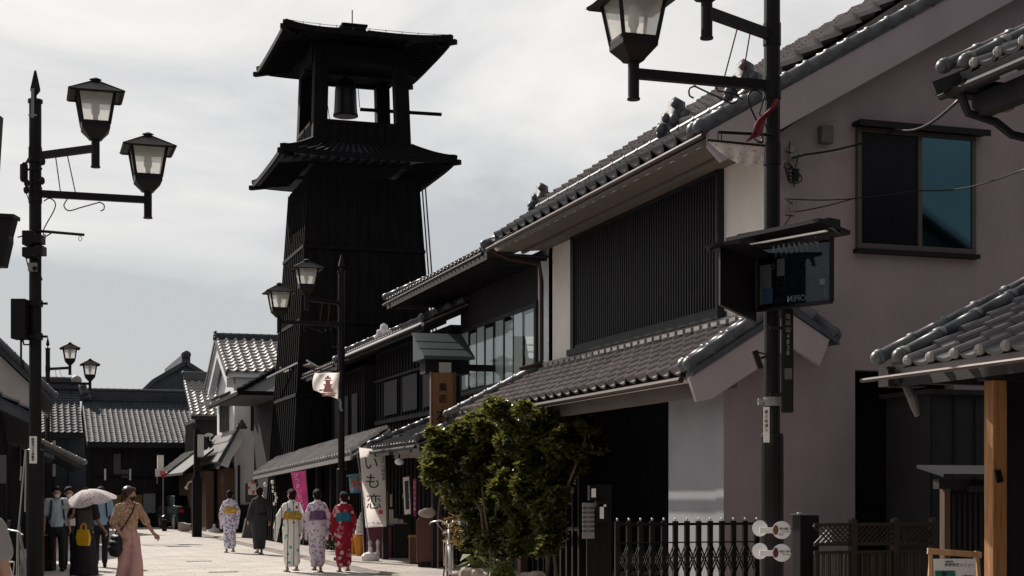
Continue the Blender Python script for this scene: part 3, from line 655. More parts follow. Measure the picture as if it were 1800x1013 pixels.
mb=MB(); p0=at_v(441,757,59);p1=at_v(480,700,59); mb.bx(p0.x,9.9,58.98,59.1,p0.z,p1.z); part(mb,'shuttered_window','black',K1)
mb=MB(); mb.bx(uw-.08,uw,60.6,62.9,4.0,5.3)
for k in range(5): mb.bx(uw-.12,uw-.08,60.65+k*.5,60.75+k*.5,4.0,5.3)
wk=part(mb,'street_window','boxg',K1)
mb=MB(); mb.prism([(7.15,60.2,5.1),(uw,60.2,5.45),(uw,60.2,5.53),(7.15,60.2,5.18)],(0,3.4,0)); part(mb,'hood','tiled',wk)
d=MB(); d.prism([(7.3,58.7,2.65),(uw,58.7,3.85),(uw,58.7,3.65),(7.3,58.7,2.5)],(0,6.2,0)); pk=part(d,'pent_roof','tiled',K1)
part(tile_mb((7.26,58.8,2.72),EV,(.64,0,1.22),6.1,1.35,.5,.42,.05,5,lift=.06),'roof_tiles','knob',pk)
mb=MB(); mb.prism([(7.32,58.6,2.6),(8.05,58.6,3.95),(8.15,58.6,3.45),(7.75,58.6,2.9),(7.6,58.6,2.5)],(0,.1,0)); part(mb,'bargeboard','kura',pk)
mb=MB(); mb.bar((7.24,58.55,2.72),(8.1,58.55,4.2),.12,.12); part(mb,'verge_roll','tiled',pk); part(oni_mb((8.1,58.5,4.0),.34,(-.3,-.9,0)),'ridge_end_ornament','tiled',pk,smooth=True)
mb=MB(); mb.bx(7.5,uw,59.0,65.6,0,2.5)
for k in range(18): mb.bx(7.45,7.5,59.1+k*.36,59.2+k*.36,0,2.45)
part(mb,'wooden_front','woodb',K1)
mb=MB(); mb.bx(7.94,9.6,59.0,59.09,0,1.1); part(mb,'dado','black',K1)
mb=MB(); mb.tube([(8.05,58.95,0),(8.05,58.95,2.6)],.05,8); part(mb,'downpipe','postm',K1)
mb=MB(); a=at_v(443,848,59); mb.bx(a.x-.25,a.x+.25,59.0,59.09,1.2,1.9); part(mb,'notice','boxg',K1)
# I : tiled house past the kura
I1=thing('tiled_corner_house','dark house with a bright tiled roof slope and paper lanterns, beyond the white storehouse','house',(9,69,0))
mb=MB(); mb.bx(7.3,13,67.2,71,0,4.75)
for k in range(10): mb.bx(7.24,7.3,67.4+k*.36,67.46+k*.36,0,4.6)
part(mb,'wall','black',I1)
d=MB(); d.prism([(7.1,66.8,4.85),(7.1,70,6.55),(7.1,70,6.4),(7.1,66.8,4.7)],(6,0,0)); ri=part(d,'roof','black',I1)
part(tile_mb((7.1,66.8,4.92),(1,0,0),(0,3.2,1.7),6,3.6,.3,.3,.055,6,lift=.05),'roof_tiles','knob',ri)
part(ridge_mb((7.1,70,6.6),(13,70,6.6),.28),'ridge','tiled',ri)
d=MB(); d.prism([(6.1,60.5,2.35),(7.3,60.5,3.3),(7.3,60.5,3.2),(6.1,60.5,2.25)],(0,10,0)); r2=part(d,'low_pent','black',I1)
part(tile_mb((6.08,66.6,2.42),EV,(1.2,0,.95),4.4,1.5,.3,.3,.05,5),'roof_tiles','knob',r2)
mb=MB(); mb.bx(7.0,7.3,60.5,71,0,2.4); part(mb,'wooden_front','woodb',I1)
for (px,py,D,hh,lb) in ((347,783,62,.9,'tall white paper lantern box on the dark post'),(282,820,70,.75,'small white lit lantern box under the far eave')): pass
# K : tiled house across the end of the street
Kh=thing('street_end_house','long dark two-storey merchant house with a grey tiled roof closing the end of the street','house',(7,75,0))
mb=MB(); mb.bx(3.3,15,72.6,80,0,3.9); mb.bx(1.0,3.3,72.9,80,0,3.9)
for k in range(30): mb.bx(3.4+k*.38,3.46+k*.38,72.55,72.6,1.7,3.6)
mb.bx(3.3,15,72.5,72.6,1.55,1.7); mb.bx(3.3,15,72.4,72.6,2.35,2.42); part(mb,'wall','black',Kh)
d=MB(); d.prism([(3.0,71.7,3.8),(3.0,77.5,6.05),(3.0,83.3,3.8),(3.0,83.3,3.6),(3.0,77.5,5.8),(3.0,71.7,3.62)],(12.4,0,0)); rk=part(d,'roof','black',Kh)
part(tile_mb((3.0,71.7,3.86),(1,0,0),(0,5.8,2.25),12.4,6.2,.25,.27,.03,6,lift=.02),'roof_tiles',mat('matt_blue_grey_tile',(.028,.033,.045),.7,.35,2.5,.1,spec=.2),rk)
part(ridge_mb((3.0,77.5,6.08),(15.3,77.5,6.08),.45,.3,5,.1),'ridge','tiled',rk)
part(oni_mb((3.05,77.4,6.1),.8,(-.4,-1,0)),'ridge_end_ornament','tiled',rk,smooth=True)
def panel(px0,py0,px1,py1,v,m,par,nm,lb=None,th=.04):
    a=at_v(px0,py1,v);b=at_v(px1,py0,v); q=MB(); q.bx(a.x,b.x,v-th,v-.002,max(a.z,.02),b.z); return part(q,nm,m,par,label=lb)
panel(252,868,273,902,72.5,mat('grey_blind',(.22,.23,.25),.8,.05),Kh,'blind')
panel(195,870,213,893,72.5,mat('ochre_panel',(.22,.16,.05),.8,.2),Kh,'ochre_panel'); panel(232,870,250,890,72.5,MATS['ochre_panel'],Kh,'ochre_panel')
panel(200,798,212,835,72.5,'boxg',Kh,'sign_panel'); panel(213,826,226,840,72.5,'boxg',Kh,'sign_panel')
mb=MB()
for px in (185,229):
    for k in range(6): c=at_v(px,826+k*3.4,72.3); mb.ell(c,.055,.055,.05,6,5)
part(mb,'white_bulbs','vwhite',Kh)
Jh=thing('dark_gabled_hall','big black gabled hall rising behind the end of the street','house',(10,96,0))
mb=MB(); mb.bx(7.6,12.8,94.2,104,0,7.6); part(mb,'wall','black',Jh)
a=at_v(243,697,94);b=at_v(325,640,94);c_=at_v(268,676,94); 
mb=MB(); prf=[(a.x,a.z),(c_.x,c_.z+.1),(b.x,b.z),(2*b.x-c_.x,c_.z+.1),(2*b.x-a.x,a.z)]
mb.prism([(x,93.6,z) for x,z in prf]+[(2*b.x-a.x,93.6,a.z-.3),(a.x,93.6,a.z-.3)],(0,11,0)); rj=part(mb,'roof','tiled',Jh)
mb=MB()
for i in range(4): mb.bar((prf[i][0],93.5,prf[i][1]+.05),(prf[i+1][0],93.5,prf[i+1][1]+.05),.3,.25)
mb.bx(b.x-.25,b.x+.25,93.3,104.5,b.z,b.z+.5); mb.ell((b.x,93.3,b.z+.5),.3,.2,.25); part(mb,'ridge','tiled',rj)
# ================= left side =================
L1=thing('tiled_far_house','far left house with a pale blue-grey tiled roof and netted wall','house',(0,63,0))
mb=MB(); mb.bx(-7,2.5,62,69,0,4.2); part(mb,'wall',mat('blue_grey_wall',(.05,.065,.08),.8,.2),L1)
mb=MB(); mb.bx(1.35,2.55,61.9,61.98,.2,3.0); mb.bx(1.9,2.0,61.8,61.9,.2,4.2); part(mb,'netting',mat('net_sheet',(.035,.05,.065),.7,.2),L1)
d=MB(); d.prism([(-7,61.2,3.8),(-7,65.2,5.75),(-7,69.4,3.8),(-7,69.4,3.65),(-7,65.2,5.55),(-7,61.2,3.65)],(9.4,0,0)); rl=part(d,'roof','black',L1)
part(tile_mb((-7,61.2,3.86),(1,0,0),(0,4.0,1.95),9.4,4.45,.24,.26,.035,6,lift=.025),'roof_tiles',MATS['matt_blue_grey_tile'],rl)
part(ridge_mb((-7,65.2,5.8),(2.4,65.2,5.8),.35,.3),'ridge','tiled',rl); 
mb=MB(); mb.ell((2.3,65.1,6.15),.22,.22,.2); part(mb,'ridge_end_ornament','knob',rl,smooth=True)
M2=thing('white_gabled_house','white plaster gabled house with dark eaves behind the near left lamp post','house',(-1.6,47,0))
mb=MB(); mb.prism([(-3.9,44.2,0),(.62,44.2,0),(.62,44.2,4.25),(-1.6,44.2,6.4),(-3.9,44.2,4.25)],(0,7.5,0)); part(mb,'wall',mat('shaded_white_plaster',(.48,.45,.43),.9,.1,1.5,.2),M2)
mb=MB(); mb.prism([(.95,43.9,3.98),(-1.6,43.9,6.45),(-4.2,43.9,3.98),(-4.2,43.9,4.2),(-1.6,43.9,6.72),(.95,43.9,4.2)],(0,8.2,0)); r=part(mb,'roof','tiled',M2)
mb=MB(); mb.join(roll_mb((.98,43.85,4.22),(-1.6,43.85,6.78),.09,.3,8)); part(mb,'verge_roll','ridge',r)
mb=MB(); mb.prism([(.1,43.2,2.9),(.95,43.2,2.55),(.95,43.2,2.45),(.1,43.2,2.75)],(0,8.6,0)); mb.bx(.0,.1,43.4,51,0,2.9); pq=part(mb,'pent_roof','tiled',M2)
mb=MB(); mb.bx(.62,.66,46,47.2,2.9,3.9); mb.bx(-.1,.35,44.12,44.2,2.9,3.7); part(mb,'window','black',M2)
mb=MB(); mb.bx(.62,.7,44.2,51.6,0,2.5); mb.bx(-3.9,.7,44.1,44.2,0,2.9); part(mb,'dark_dado','black',M2)
M1=thing('dark_corner_shop','dark wooden shop with low eaves at the left edge behind the parked bicycle','shop',(-2,30,0))
mb=MB(); mb.bx(-6,-.25,23.5,37.5,0,3.1)
for k in range(40): mb.bx(-.25,-.21,23.6+k*.35,23.66+k*.35,0,2.7)
mb.bx(-.25,-.15,23.5,37.5,.8,.9); part(mb,'wall','black',M1)
mb=MB(); mb.prism([(.22,23.2,2.62),(-2.6,23.2,4.0),(-6,23.2,2.7),(-6,23.2,2.55),(-2.6,23.2,3.85),(.22,23.2,2.5)],(0,14.6,0)); r=part(mb,'roof','tiled',M1)
part(tile_mb((.25,37.7,2.68),(0,-1,0),(-2.85,0,1.4),14.4,3.2,.28,.26,.045,6),'roof_tiles','tiled',r)
a=at_v(-4,850,23.4);b=at_v(11,800,23.4)
mb=MB(); mb.bx(a.x,b.x,23.42,23.49,a.z,b.z); part(mb,'poster','boxg',M1)
mb=MB(); mb.bx(.0,.06,33.6,33.66,0,2.5); mb.bx(-.1,.02,26,27,.2,2.0); part(mb,'door_panel','grille',M1)
# eave of another house beyond
M3=thing('far_left_shop','low tiled shop with white lanterns past the white gabled house on the left','shop',(0,55,0))
mb=MB(); mb.bx(-4,1.1,52.2,60.8,0,3.3); part(mb,'wall','black',M3)
mb=MB(); mb.prism([(2.05,52.0,2.45),(.3,52.0,3.35),(-4,52.0,3.6),(-4,52,3.45),(.3,52,3.2),(2.05,52.0,2.32)],(0,9,0)); r=part(mb,'roof','tiled',M3)
part(tile_mb((2.1,61,2.5),(0,-1,0),(-1.8,0,.92),9,2.0,.3,.28,.05,6),'roof_tiles','knob',r)
mb=MB(); mb.join(roll_mb((2.1,52,2.55),(.3,52,3.45),.08,.3,8)); part(mb,'verge_roll','knob',r)
# ================= C : nearest house on the right =================
Ch=thing('near_teahouse','nearest house at the right edge, knobbed grey tiled eaves over an orange timber post','house',(7.6,7,0))
upv=Vector((1,0,.49)).normalized()
def near_roof(u,z,v1,v0,l,nm):
    d=MB(); d.prism([(u+.03,v0,z-.05),(u+l,v0,z-.05+.49*l),(u+l,v0,z-.16+.49*l),(u+.03,v0,z-.13)],(0,v1-v0,0)); r=part(d,nm,'black',Ch)
    part(tile_mb((u,v0,z+.03),EV,upv,v1-v0-.12,l*1.1,.30,.27,.046,14,lift=.03).join(knob_mb((u-.01,v0,z+.05),EV,upv,v1-v0-.12,.30,.041),1),'roof_tiles',('tile','knob'),r,smooth=False)
    for v in (v1-.25,v1-.07):
        e=roll_mb((u-.02+(.0 if v<v1-.2 else -.08),v,z+.10),(u+l,v,z+.10+.49*(l+.02)),.052,.33,14)
        for k in range(7): e.join(MB().ell(Vector((u+.02+k*.32,v,z+.135+.49*k*.32)),.055,.060,.045,10,8),1)
        part(e,'verge_roll',('ridge','knob'),r,smooth=True)
    e=MB(); e.bx(u-.04,u+.3,v1-.12,v1+.02,z-.12,z+.03); e.bx(u+.0,u+l,v1-.2,v1-.1,z-.1,z-.02); part(e,'verge_board','black',r)
    return r
r1=near_roof(6.40,2.45,10.45,4.0,1.9,'lower_roof')
mb=MB(); mb.tube([(6.3,10.62,2.39),(6.3,4,2.38)],.018,8); part(mb,'gutter','copper',r1)
mb=MB(); mb.tube([(6.52,10.35,2.36),(6.55,10.3,2.24),(6.57,10.3,2.18),(6.60,10.3,2.10)],[.035,.04,.035,.02],8); part(mb,'eave_bracket','boxg',r1)
r2=near_roof(6.98,4.74,10.45,4.0,2.0,'upper_roof')
mb=MB(); mb.bar((6.80,10.4,4.66),(7.15,10.3,4.80),.09,.10); mb.bx(7.12,7.24,4,10.35,4.45,4.62); mb.tube([(6.94,10.5,4.64),(6.94,4,4.62)],.035,8)
mb.tube([(6.98,10.3,4.62),(7.05,10.3,4.47),(7.3,10.3,4.42),(7.45,10.3,4.33),(7.9,10.3,4.28)],.035,8); part(mb,'eave_beam','black',r2)
mb=MB(); mb.ell((7.05,10.33,4.70),.035,.035,.035); mb.bx(7.34,7.40,10.2,10.3,4.5,4.56); part(mb,'bolts','woodo',r2)
mb=MB(); mb.bx(7.02,7.145,9.93,10.05,.02,2.56); part(mb,'timber_post','woodo',Ch,bevel=.008)
mb=MB(); mb.bx(6.95,8.4,9.92,10.04,2.36,2.48); mb.bx(7.2,9,10.05,10.1,0,2.6); mb.bx(7.9,12,4,10.0,0,7.5); part(mb,'wall','black',Ch)
mb=MB(); t=at_v(1752,835,9.93); mb.prism([t+Vector((-.03,0,.03)),t+Vector((.02,0,.04)),t+Vector((.05,0,-.05)),t+Vector((0,0,-.06))],(0,-.02,0)); part(mb,'iron_plate','iron',Ch)
lc=thing('hanging_cloth_shade','pale translucent cloth shade hanging at the right edge beside the orange post','lamp shade',(7.28,9.6,1.85))
mb=MB(); 
rings=[[Vector((rr*(1+.05*math.sin(j*3))*math.cos(2*PI*j/20),rr*math.sin(2*PI*j/20),z)) for j in range(20)] for rr,z in ((.17,0),(.16,.1),(.12,.25),(.07,.4),(.05,.46))]
mb.loft(rings,False); part(mb,'shade','curtain',lc,local=True,smooth=True)
mb=MB(); mb.tube([(0,0,.45),(0,0,.95)],.008,5); part(mb,'cord','iron',lc,local=True)

rh=thing('gabled_house','dark gabled house outside the frame, mirrored in the teal window pane','house',(25,-9,0))
mb=MB(); mb.prism([(20,-6.2,0),(29.5,-6.2,0),(29.5,-6.2,8.2),(25,-6.2,10.85),(20,-6.2,7.9)],(0,-6,0)); part(mb,'wall','tower',rh)
mb=MB(); mb.prism([(19.4,-5.8,7.7),(25,-5.8,11.0),(30.2,-5.8,7.9),(30.2,-5.8,7.7),(25,-5.8,10.8),(19.4,-5.8,7.5)],(0,-6.8,0)); part(mb,'roof','tiled',rh)
M['fencew']=mat('fence_wood',(.022,.014,.010),.5,.4,6,.2,60)
# ================= STREET LAMPS =================
def lantern(par,loc,sc=1.0):
    """square lantern; loc = bottom of its sleeve"""
    L=Vector(loc)
    def P(mb,nm,m,p,**k):
        mb.v=[L+v*1.0 for v in mb.v]; return part(mb,nm,m,p,local=True,**k)
    def sq(h,z): return [Vector((-h,-h,z)),Vector((h,-h,z)),Vector((h,h,z)),Vector((-h,h,z))]
    q=MB(); q.tube([(0,0,0),(0,0,.36)],.05,14); q.tube([(0,0,-.005),(0,0,.015)],.058,14); q.loft([sq(.07,.33),sq(.09,.36),sq(.165,.45),sq(.17,.52),sq(.15,.53)])
    hd=P(q,'lantern','postm',par,bevel=.003)
    q=MB()
    for sx in (-1,1):
        for sy in (-1,1): q.bar((sx*.155,sy*.155,.5),(sx*.22,sy*.22,.90),.028,.028)
    for a,b in (((-1,-1),(1,-1)),((1,-1),(1,1)),((1,1),(-1,1)),((-1,1),(-1,-1))):
        q.bar((a[0]*.158,a[1]*.158,.52),(b[0]*.158,b[1]*.158,.52),.024,.03); q.bar((a[0]*.218,a[1]*.218,.885),(b[0]*.218,b[1]*.218,.885),.024,.03)
    P(q,'frame','postm',hd)
    q=MB(); q.loft([sq(.15,.525),sq(.21,.885)],cap=False); P(q,'glass','frost',hd)
    q=MB(); q.loft([sq(.31,.845),sq(.315,.86),sq(.235,.915)],cap=False); q.loft([sq(.31,.845),sq(.22,.90)],cap=False)
    for i in range(6):
        t=i/6; h=.295*(1-t)+.035; h2=.295*(1-(i+.8)/6)+.035; z=.862+.165*t; q.loft([sq(h,z),sq(h2,z+.03)])
    q.tube([(0,0,1.0),(0,0,1.06)],[.055,.05],12); q.tube([(0,0,1.06),(0,0,1.085)],[.075,.02],12)
    for sx in (-1,1):
        for sy in (-1,1): q.bar((sx*.32,sy*.32,.865),(sx*.04,sy*.04,1.03),.022,.022)
    P(q,'lamp_roof','postm',hd)
    q=MB(); q.tube([(0,0,.56),(0,0,.62),(0,0,.66),(0,0,.82)],[.03,.03,.05,.045],10); P(q,'bulb','vwhite',hd)
    return hd
def lamp_post(name,label,loc,side,upv,group):
    """side=+1: arms reach to +x, -1: to -x"""
    r=thing(name,label,'street lamp',loc,0,group)
    q=MB(); q.tube([(0,0,0),(0,0,2.02),(0,0,2.05),(0,0,2.06)],[.105,.105,.10,.08],16); q.tube([(0,0,2.04),(0,0,6.36)],.074,16)
    for z in (5.2,5.69,4.6): q.tube([(0,0,z-.1),(0,0,z+.1)],.082,16)
    q.tube([(0,0,.0),(0,0,.12)],.17,16); part(q,'post','postm',r,local=True,smooth=False)
    q=MB(); q.tube([(0,0,6.34),(0,0,6.38)],.09,16); q.loft([[Vector((a*h,b*h,z)) for a,b in ((-1,-1),(1,-1),(1,1),(-1,1))] for h,z in ((.015,6.38),(.02,6.44),(.06,6.50),(.012,6.74))]); part(q,'finial','postm',r,local=True)
    q=MB(); q.bar((0,0,5.22),(side*1.33,0,5.22),.07,.085); part(q,'arm','postm',r,local=True)
    ux,uy=upv
    q=MB(); q.bar((0,0,5.68),(ux,uy,5.69),.07,.085); part(q,'arm','postm',r,local=True)
    q=MB()
    for t in (.35,.55): q.tube([(ux*t,uy*t,5.66),(side*(.3+.0)+side*(t-.35)*.9,0,5.25)],.007,6)
    part(q,'tie_rods',mat('dull_red_rod',(.16,.02,.02),.5,.1),r,local=True)
    q=MB(); s=side
    q.tube(curve([(s*.10,0,5.13),(s*.17,0,5.17),(s*.235,0,5.12),(s*.22,0,5.02),(s*.10,0,4.78),(s*.12,0,4.70),(s*.19,0,4.74)]),.008,6)
    q.tube(curve([(s*.76,0,5.16),(s*.82,0,5.13),(s*.82,0,5.07),(s*.78,0,5.05)]),.008,6); q.tube(curve([(s*.78,0,5.16),(s*.55,0,5.08),(s*.40,0,5.03),(s*.34,0,5.09),(s*.38,0,5.17)]),.008,6)
    part(q,'scroll_hooks','iron',r,local=True)
    lantern(r,(side*1.36,0,4.99)); lantern(r,(ux*1.03,uy*1.03,5.46))
    return r
GL='twin lantern street lamps along the street'
pL=at_d(62,300,19.0); lp1=lamp_post('street_lamp','near left black lamp post with two lanterns, equipment boxes and a vertical white label',(pL.x,pL.y,0),1,(.67,-.62),GL)
pR=at_d(1357,300,14.0); lp2=lamp_post('street_lamp','nearest right lamp post before the mauve house, carrying the roofed notice board',(pR.x,pR.y,0),-1,(-.82,-.40),GL)
lp3=copy_tree(lp1); p=at_d(84,300,51.3); lp3.location=(p.x,p.y,0); lp3['label']='small distant left lamp post standing before the tiled far houses'
lp4=copy_tree(lp2); p=at_d(600,300,33.6); lp4.location=(p.x,p.y,0); lp4['label']='lamp post in front of the bell tower base, with a printed flag'
# slim dark lantern post near the street end
def slim_post(loc,label,h,wd,lanternbox):
    r=thing('lantern_post',label,'lamp post',loc)
    q=MB(); q.bx(-wd/2,wd/2,-wd/2,wd/2,0,h); q.bx(-wd*.8,wd*.8,-wd*.8,wd*.8,0,h*.55); part(q,'post','postm',r,local=True)
    q=MB(); q.bx(-.11+.12,.11+.12,-.11,.11,h-1.0,h-.2); b=part(q,'lantern','frost' if False else 'vwhite',r,local=True)
    q=MB(); q.bx(-.02,.26,-.14,.14,h-.2,h-.15); q.bx(-.02,.26,-.14,.14,h-1.05,h-1.0); part(q,'lantern_frame','iron',b,local=True)
    return r
p=at_g(346,944); slim_post((p.x,p.y,0),'dark square post with a white box lantern, standing at the kerb by the far shops',3.8,.20,True)
p=at_g(84,948); 
for z in (3.05,2.3):
    pass
bx=thing('box_lantern','white box lantern hanging under the eave above the red triangular sign','lantern',at_d(282,838,68))
q=MB(); q.bx(-.13,.13,-.13,.13,0,.95); part(q,'shade','vwhite',bx,local=True); q=MB(); q.bx(-.16,.16,-.16,.16,.95,1.0); q.bx(-.16,.16,-.16,.16,-.05,0); part(q,'frame','iron',bx,local=True)
for py,lb in ((797,'upper white box lantern on the distant left lamp post'),(838,'lower white box lantern on the distant left lamp post')):
    b=thing('box_lantern',lb,'lantern',at_d(92,py,51)); q=MB(); q.bx(-.10,.10,-.1,.1,0,.42); part(q,'shade','kura',b,local=True); q=MB(); q.bx(-.12,.12,-.12,.12,.42,.46);q.bx(-.12,.12,-.12,.12,-.04,0); q.bx(-.2,-.12,-.02,.02,.1,.14); part(q,'frame','iron',b,local=True)
# ---- things on the near left post
def on(px,py,D): return at_d(px,py,D)
def camthing(name,label,cat,px,py,D,group=None): 
    return thing(name,label,cat,at_d(px,py,D),-TH,group)
S19=19.0/F
def pxbox(q,x0,y0,x1,y1,px,py,D,d0=-.05,d1=.05):
    s=D/F; q.bx((x0-px)*s,(x1-px)*s,d0,d1,(py-y1)*s,(py-y0)*s); return q
def pxpt(x,y,px,py,D,d=0.0): return Vector(((x-CX)/F*(D+d)-(px-CX)/F*D,d,(HY-y)/F*(D+d)-(HY-py)/F*D))
cb=camthing('control_cabinet','black control cabinet bolted to the near left lamp post','cabinet',36,597,18.9)
q=MB(); pxbox(q,24,527,49,597,36,597,18.9,-.12,.10); part(q,'case','boxg' if False else 'postm',cb,local=True,bevel=.006)
q=MB(); 
for y in (534,592): q=MB(); pxbox(q,49,y-2,84,y+2,36,597,18.9,-.02,.0); pxbox(q,66,y-6,74,y+6,36,597,18.9,-.05,.04); part(q,'clamp','iron',cb,local=True)
q=MB(); q.tube([pxpt(40,597,36,597,18.9),pxpt(42,606,36,597,18.9),pxpt(52,606,36,597,18.9),pxpt(54,600,36,597,18.9)],.012,6); q.tube([pxpt(37,597,36,597,18.9),pxpt(37,630,36,597,18.9),pxpt(42,650,36,597,18.9)],.014,6); part(q,'cables','iron',cb,local=True)
tr=camthing('junction_boxes','cluster of black junction boxes and clamps at mid height of the near left post','junction box',62,455,18.9)
q=MB(); 
for (x0,y0,x1,y1) in ((44,408,62,433),(44,437,70,454),(62,415,78,430),(66,434,80,450)): pxbox(q,x0,y0,x1,y1,62,455,18.9,-.13,.06)
part(q,'boxes','postm',tr,local=True,bevel=.008)
q=MB(); pxbox(q,53,464,69,479,62,455,18.9,-.086,-.078); part(q,'sticker','grey',tr,local=True)
q=MB(); q.ell(pxpt(61,472,62,455,18.9,-.09),.03,.005,.03); q.tube([pxpt(72,450,62,455,18.9),pxpt(70,480,62,455,18.9),pxpt(74,492,62,455,18.9),pxpt(70,495,62,455,18.9)],.008,5); q.tube([pxpt(44,408,62,455,18.9),pxpt(40,415,62,455,18.9),pxpt(31,417,62,455,18.9)],.01,5); q.tube([pxpt(46,454,62,455,18.9),pxpt(50,470,62,455,18.9),pxpt(54,480,62,455,18.9)],.008,5); part(q,'cables','iron',tr,local=True)
tf=camthing('cable_closure','black cable closure and insulators strapped high on the near left post','cable box',45,320,18.9)
q=MB(); q.cap(pxpt(42,292,45,320,18.9),.05,pxpt(42,314,45,320,18.9),.05); part(q,'case','postm',tf,local=True)
q=MB()
for (a,b) in (((42,290),(56,278)),((44,300),(58,296)),((46,322),(58,321)),((44,334),(58,335)),((66,282),(76,284)),((66,296),(74,297)),((66,318),(76,319))): q.tube([pxpt(*a,45,320,18.9),pxpt(*b,45,320,18.9)],.014,6)
for c in ((47,322),(46,334),(75,284),(74,318)): q.ell(pxpt(*c,45,320,18.9),.035,.035,.05)
q.tube([pxpt(53,225,45,320,18.9),pxpt(52,235,45,320,18.9),pxpt(53,250,45,320,18.9),pxpt(52,275,45,320,18.9),pxpt(44,288,45,320,18.9)],.008,5); q.tube([pxpt(44,334,45,320,18.9),pxpt(50,350,45,320,18.9),pxpt(54,362,45,320,18.9)],.006,5)
part(q,'insulators','iron',tf,local=True)
fl=camthing('bracket_rod','short empty banner arm with small rings on the near left post','bracket',66,407,18.9)
q=MB(); q.tube([pxpt(66,406,66,407,18.9),pxpt(148,413,66,407,18.9)],.018,8); part(q,'rod','iron',fl,local=True)
q=MB()
for x in (78,141): q.tube([pxpt(x+3*math.cos(a),415+(x-66)*.06+4*math.sin(a),66,407,18.9) for a in [i*PI/4 for i in range(9)]],.005,5)
part(q,'rings','silver',fl,local=True)
lb=camthing('post_label','vertical white plate with black characters on the near left lamp post','sign',62.5,815,18.85)
q=MB(); q.bx(-.045,.045,-.10,-.09,0,.33); part(q,'plate','vwhite',lb,local=True)
text('防犯カメラ作動中',.036,lb,'ink',(0,-.105,.165),vertical=True,space=1.0)
tl=camthing('tape_strip','pale strip of tape on the pointed top of the near left post','tape',61,210,18.9)
q=MB(); q.bx(-.018,.018,-.09,-.082,0,.36); q.bx(-.05,.05,-.092,-.084,.02,.04); part(q,'strip','grey',tl,local=True)
# hanging notice board at the far left edge
hb=camthing('hanging_board','dark trapezoid notice board with a little roof cut by the left picture edge','sign',0,472,12)
q=MB(); o=(0,472,12)
q.prism([pxpt(-60,378,*o),pxpt(31,383,*o),pxpt(31,392,*o),pxpt(24,418,*o),pxpt(24,428,*o),pxpt(14,472,*o),pxpt(-45,472,*o)],(0,-.12,0)); part(q,'board','postm',hb,local=True)
q=MB(); q.prism([pxpt(-40,405,*o,d=-.01),pxpt(18,408,*o,d=-.01),pxpt(8,462,*o,d=-.01),pxpt(-35,462,*o,d=-.13)],(0,.01,0)); part(q,'panel','grille',hb,local=True)
q=MB(); q.bar(pxpt(-90,377,*o,d=-.06),pxpt(30,383,*o,d=-.06),.16,.03); q.bar(pxpt(-60,378,*o,d=.05),pxpt(-60,1130,*o,d=.05),.12,.12,up=(0,1,0)); part(q,'roof_board','postm',hb,local=True)
h2=camthing('hanging_lantern_edge','sliver of a dark lantern side at the upper left picture edge','lantern',0,300,12)
q=MB(); o=(0,300,12); q.prism([pxpt(-60,208,*o),pxpt(6,208,*o),pxpt(0,302,*o),pxpt(-50,302,*o)],(0,-.3,0)); part(q,'frame','postm',h2,local=True)
q=MB(); q.prism([pxpt(-70,200,*o,d=-.02),pxpt(5,207,*o,d=-.02),pxpt(-30,190,*o,d=-.02)],(0,-.34,0)); part(q,'cap','postm',h2,local=True)
# ---- things on the near right post
def nb(px,py,D=13.9): return (px,py,D)
nbx=camthing('notice_board','roofed glass-fronted notice board on the near right lamp post, with its reflection of the street painted on panels behind the glass','notice board',1340,560,13.95)
o=(1340,560,13.95)
def board(x0,x1,yt0,yt1,yb0,yb1,d0,d1,th,m,nm,par,eps=0):
    q=MB(); n=Vector((0,th,0))
    q.prism([pxpt(x0,yt0,*o,d=d0-eps),pxpt(x1,yt1,*o,d=d1-eps),pxpt(x1,yb1,*o,d=d1-eps),pxpt(x0,yb0,*o,d=d0-eps)],n); return part(q,nm,m,par,local=True)
rb=board(1326,1464,430,415,548,530,-.05,-.75,.10,'postm','right_case',nbx)
lbx=board(1266,1330,428,452,535,566,-.55,-.05,.10,'postm','left_case',nbx)
fr_=MB()
def fbar(a,b,da,db,w_=.035): fr_.bar(pxpt(*a,*o,d=da),pxpt(*b,*o,d=db),w_,w_)
for x,yt,yb,d in ((1330,438,545,-.09),(1462,418,530,-.79)): fbar((x,yt),(x,yb),d,d)
fbar((1330,546),(1462,530),-.09,-.79); fbar((1330,436),(1462,418),-.09,-.79,.03)
part(fr_,'frame','postm',rb,local=True)
def poster(x0,y0,x1,y1,m,nm,eps=.03,sk=-.12):  # slanted panel; the coloured ones stand in for the street reflected in the glass
    dd=lambda x: -.05+(x-1326)/(1464-1326)*(-.70)
    q=MB(); yy=lambda x,y: y+sk*(x-x0)
    q.prism([pxpt(x0,yy(x0,y0),*o,d=dd(x0)-eps),pxpt(x1,yy(x1,y0),*o,d=dd(x1)-eps),pxpt(x1,yy(x1,y1),*o,d=dd(x1)-eps),pxpt(x0,yy(x0,y1),*o,d=dd(x0)-eps)],(0,.008,0)); return part(q,nm,m,rb,local=True)
poster(1336,467,1356,536,mat('beige_reflection',(.50,.43,.34),.8,.1),'reflection_panel'); poster(1340,508,1358,535,mat('blue_reflection',(.16,.24,.38),.8,.1),'reflection_panel',.04)
poster(1384,494,1408,533,mat('navy_reflection',(.03,.08,.17),.7,.1),'navy_reflection_panel',.032); poster(1364,455,1370,500,'copper','red_strip',.032)
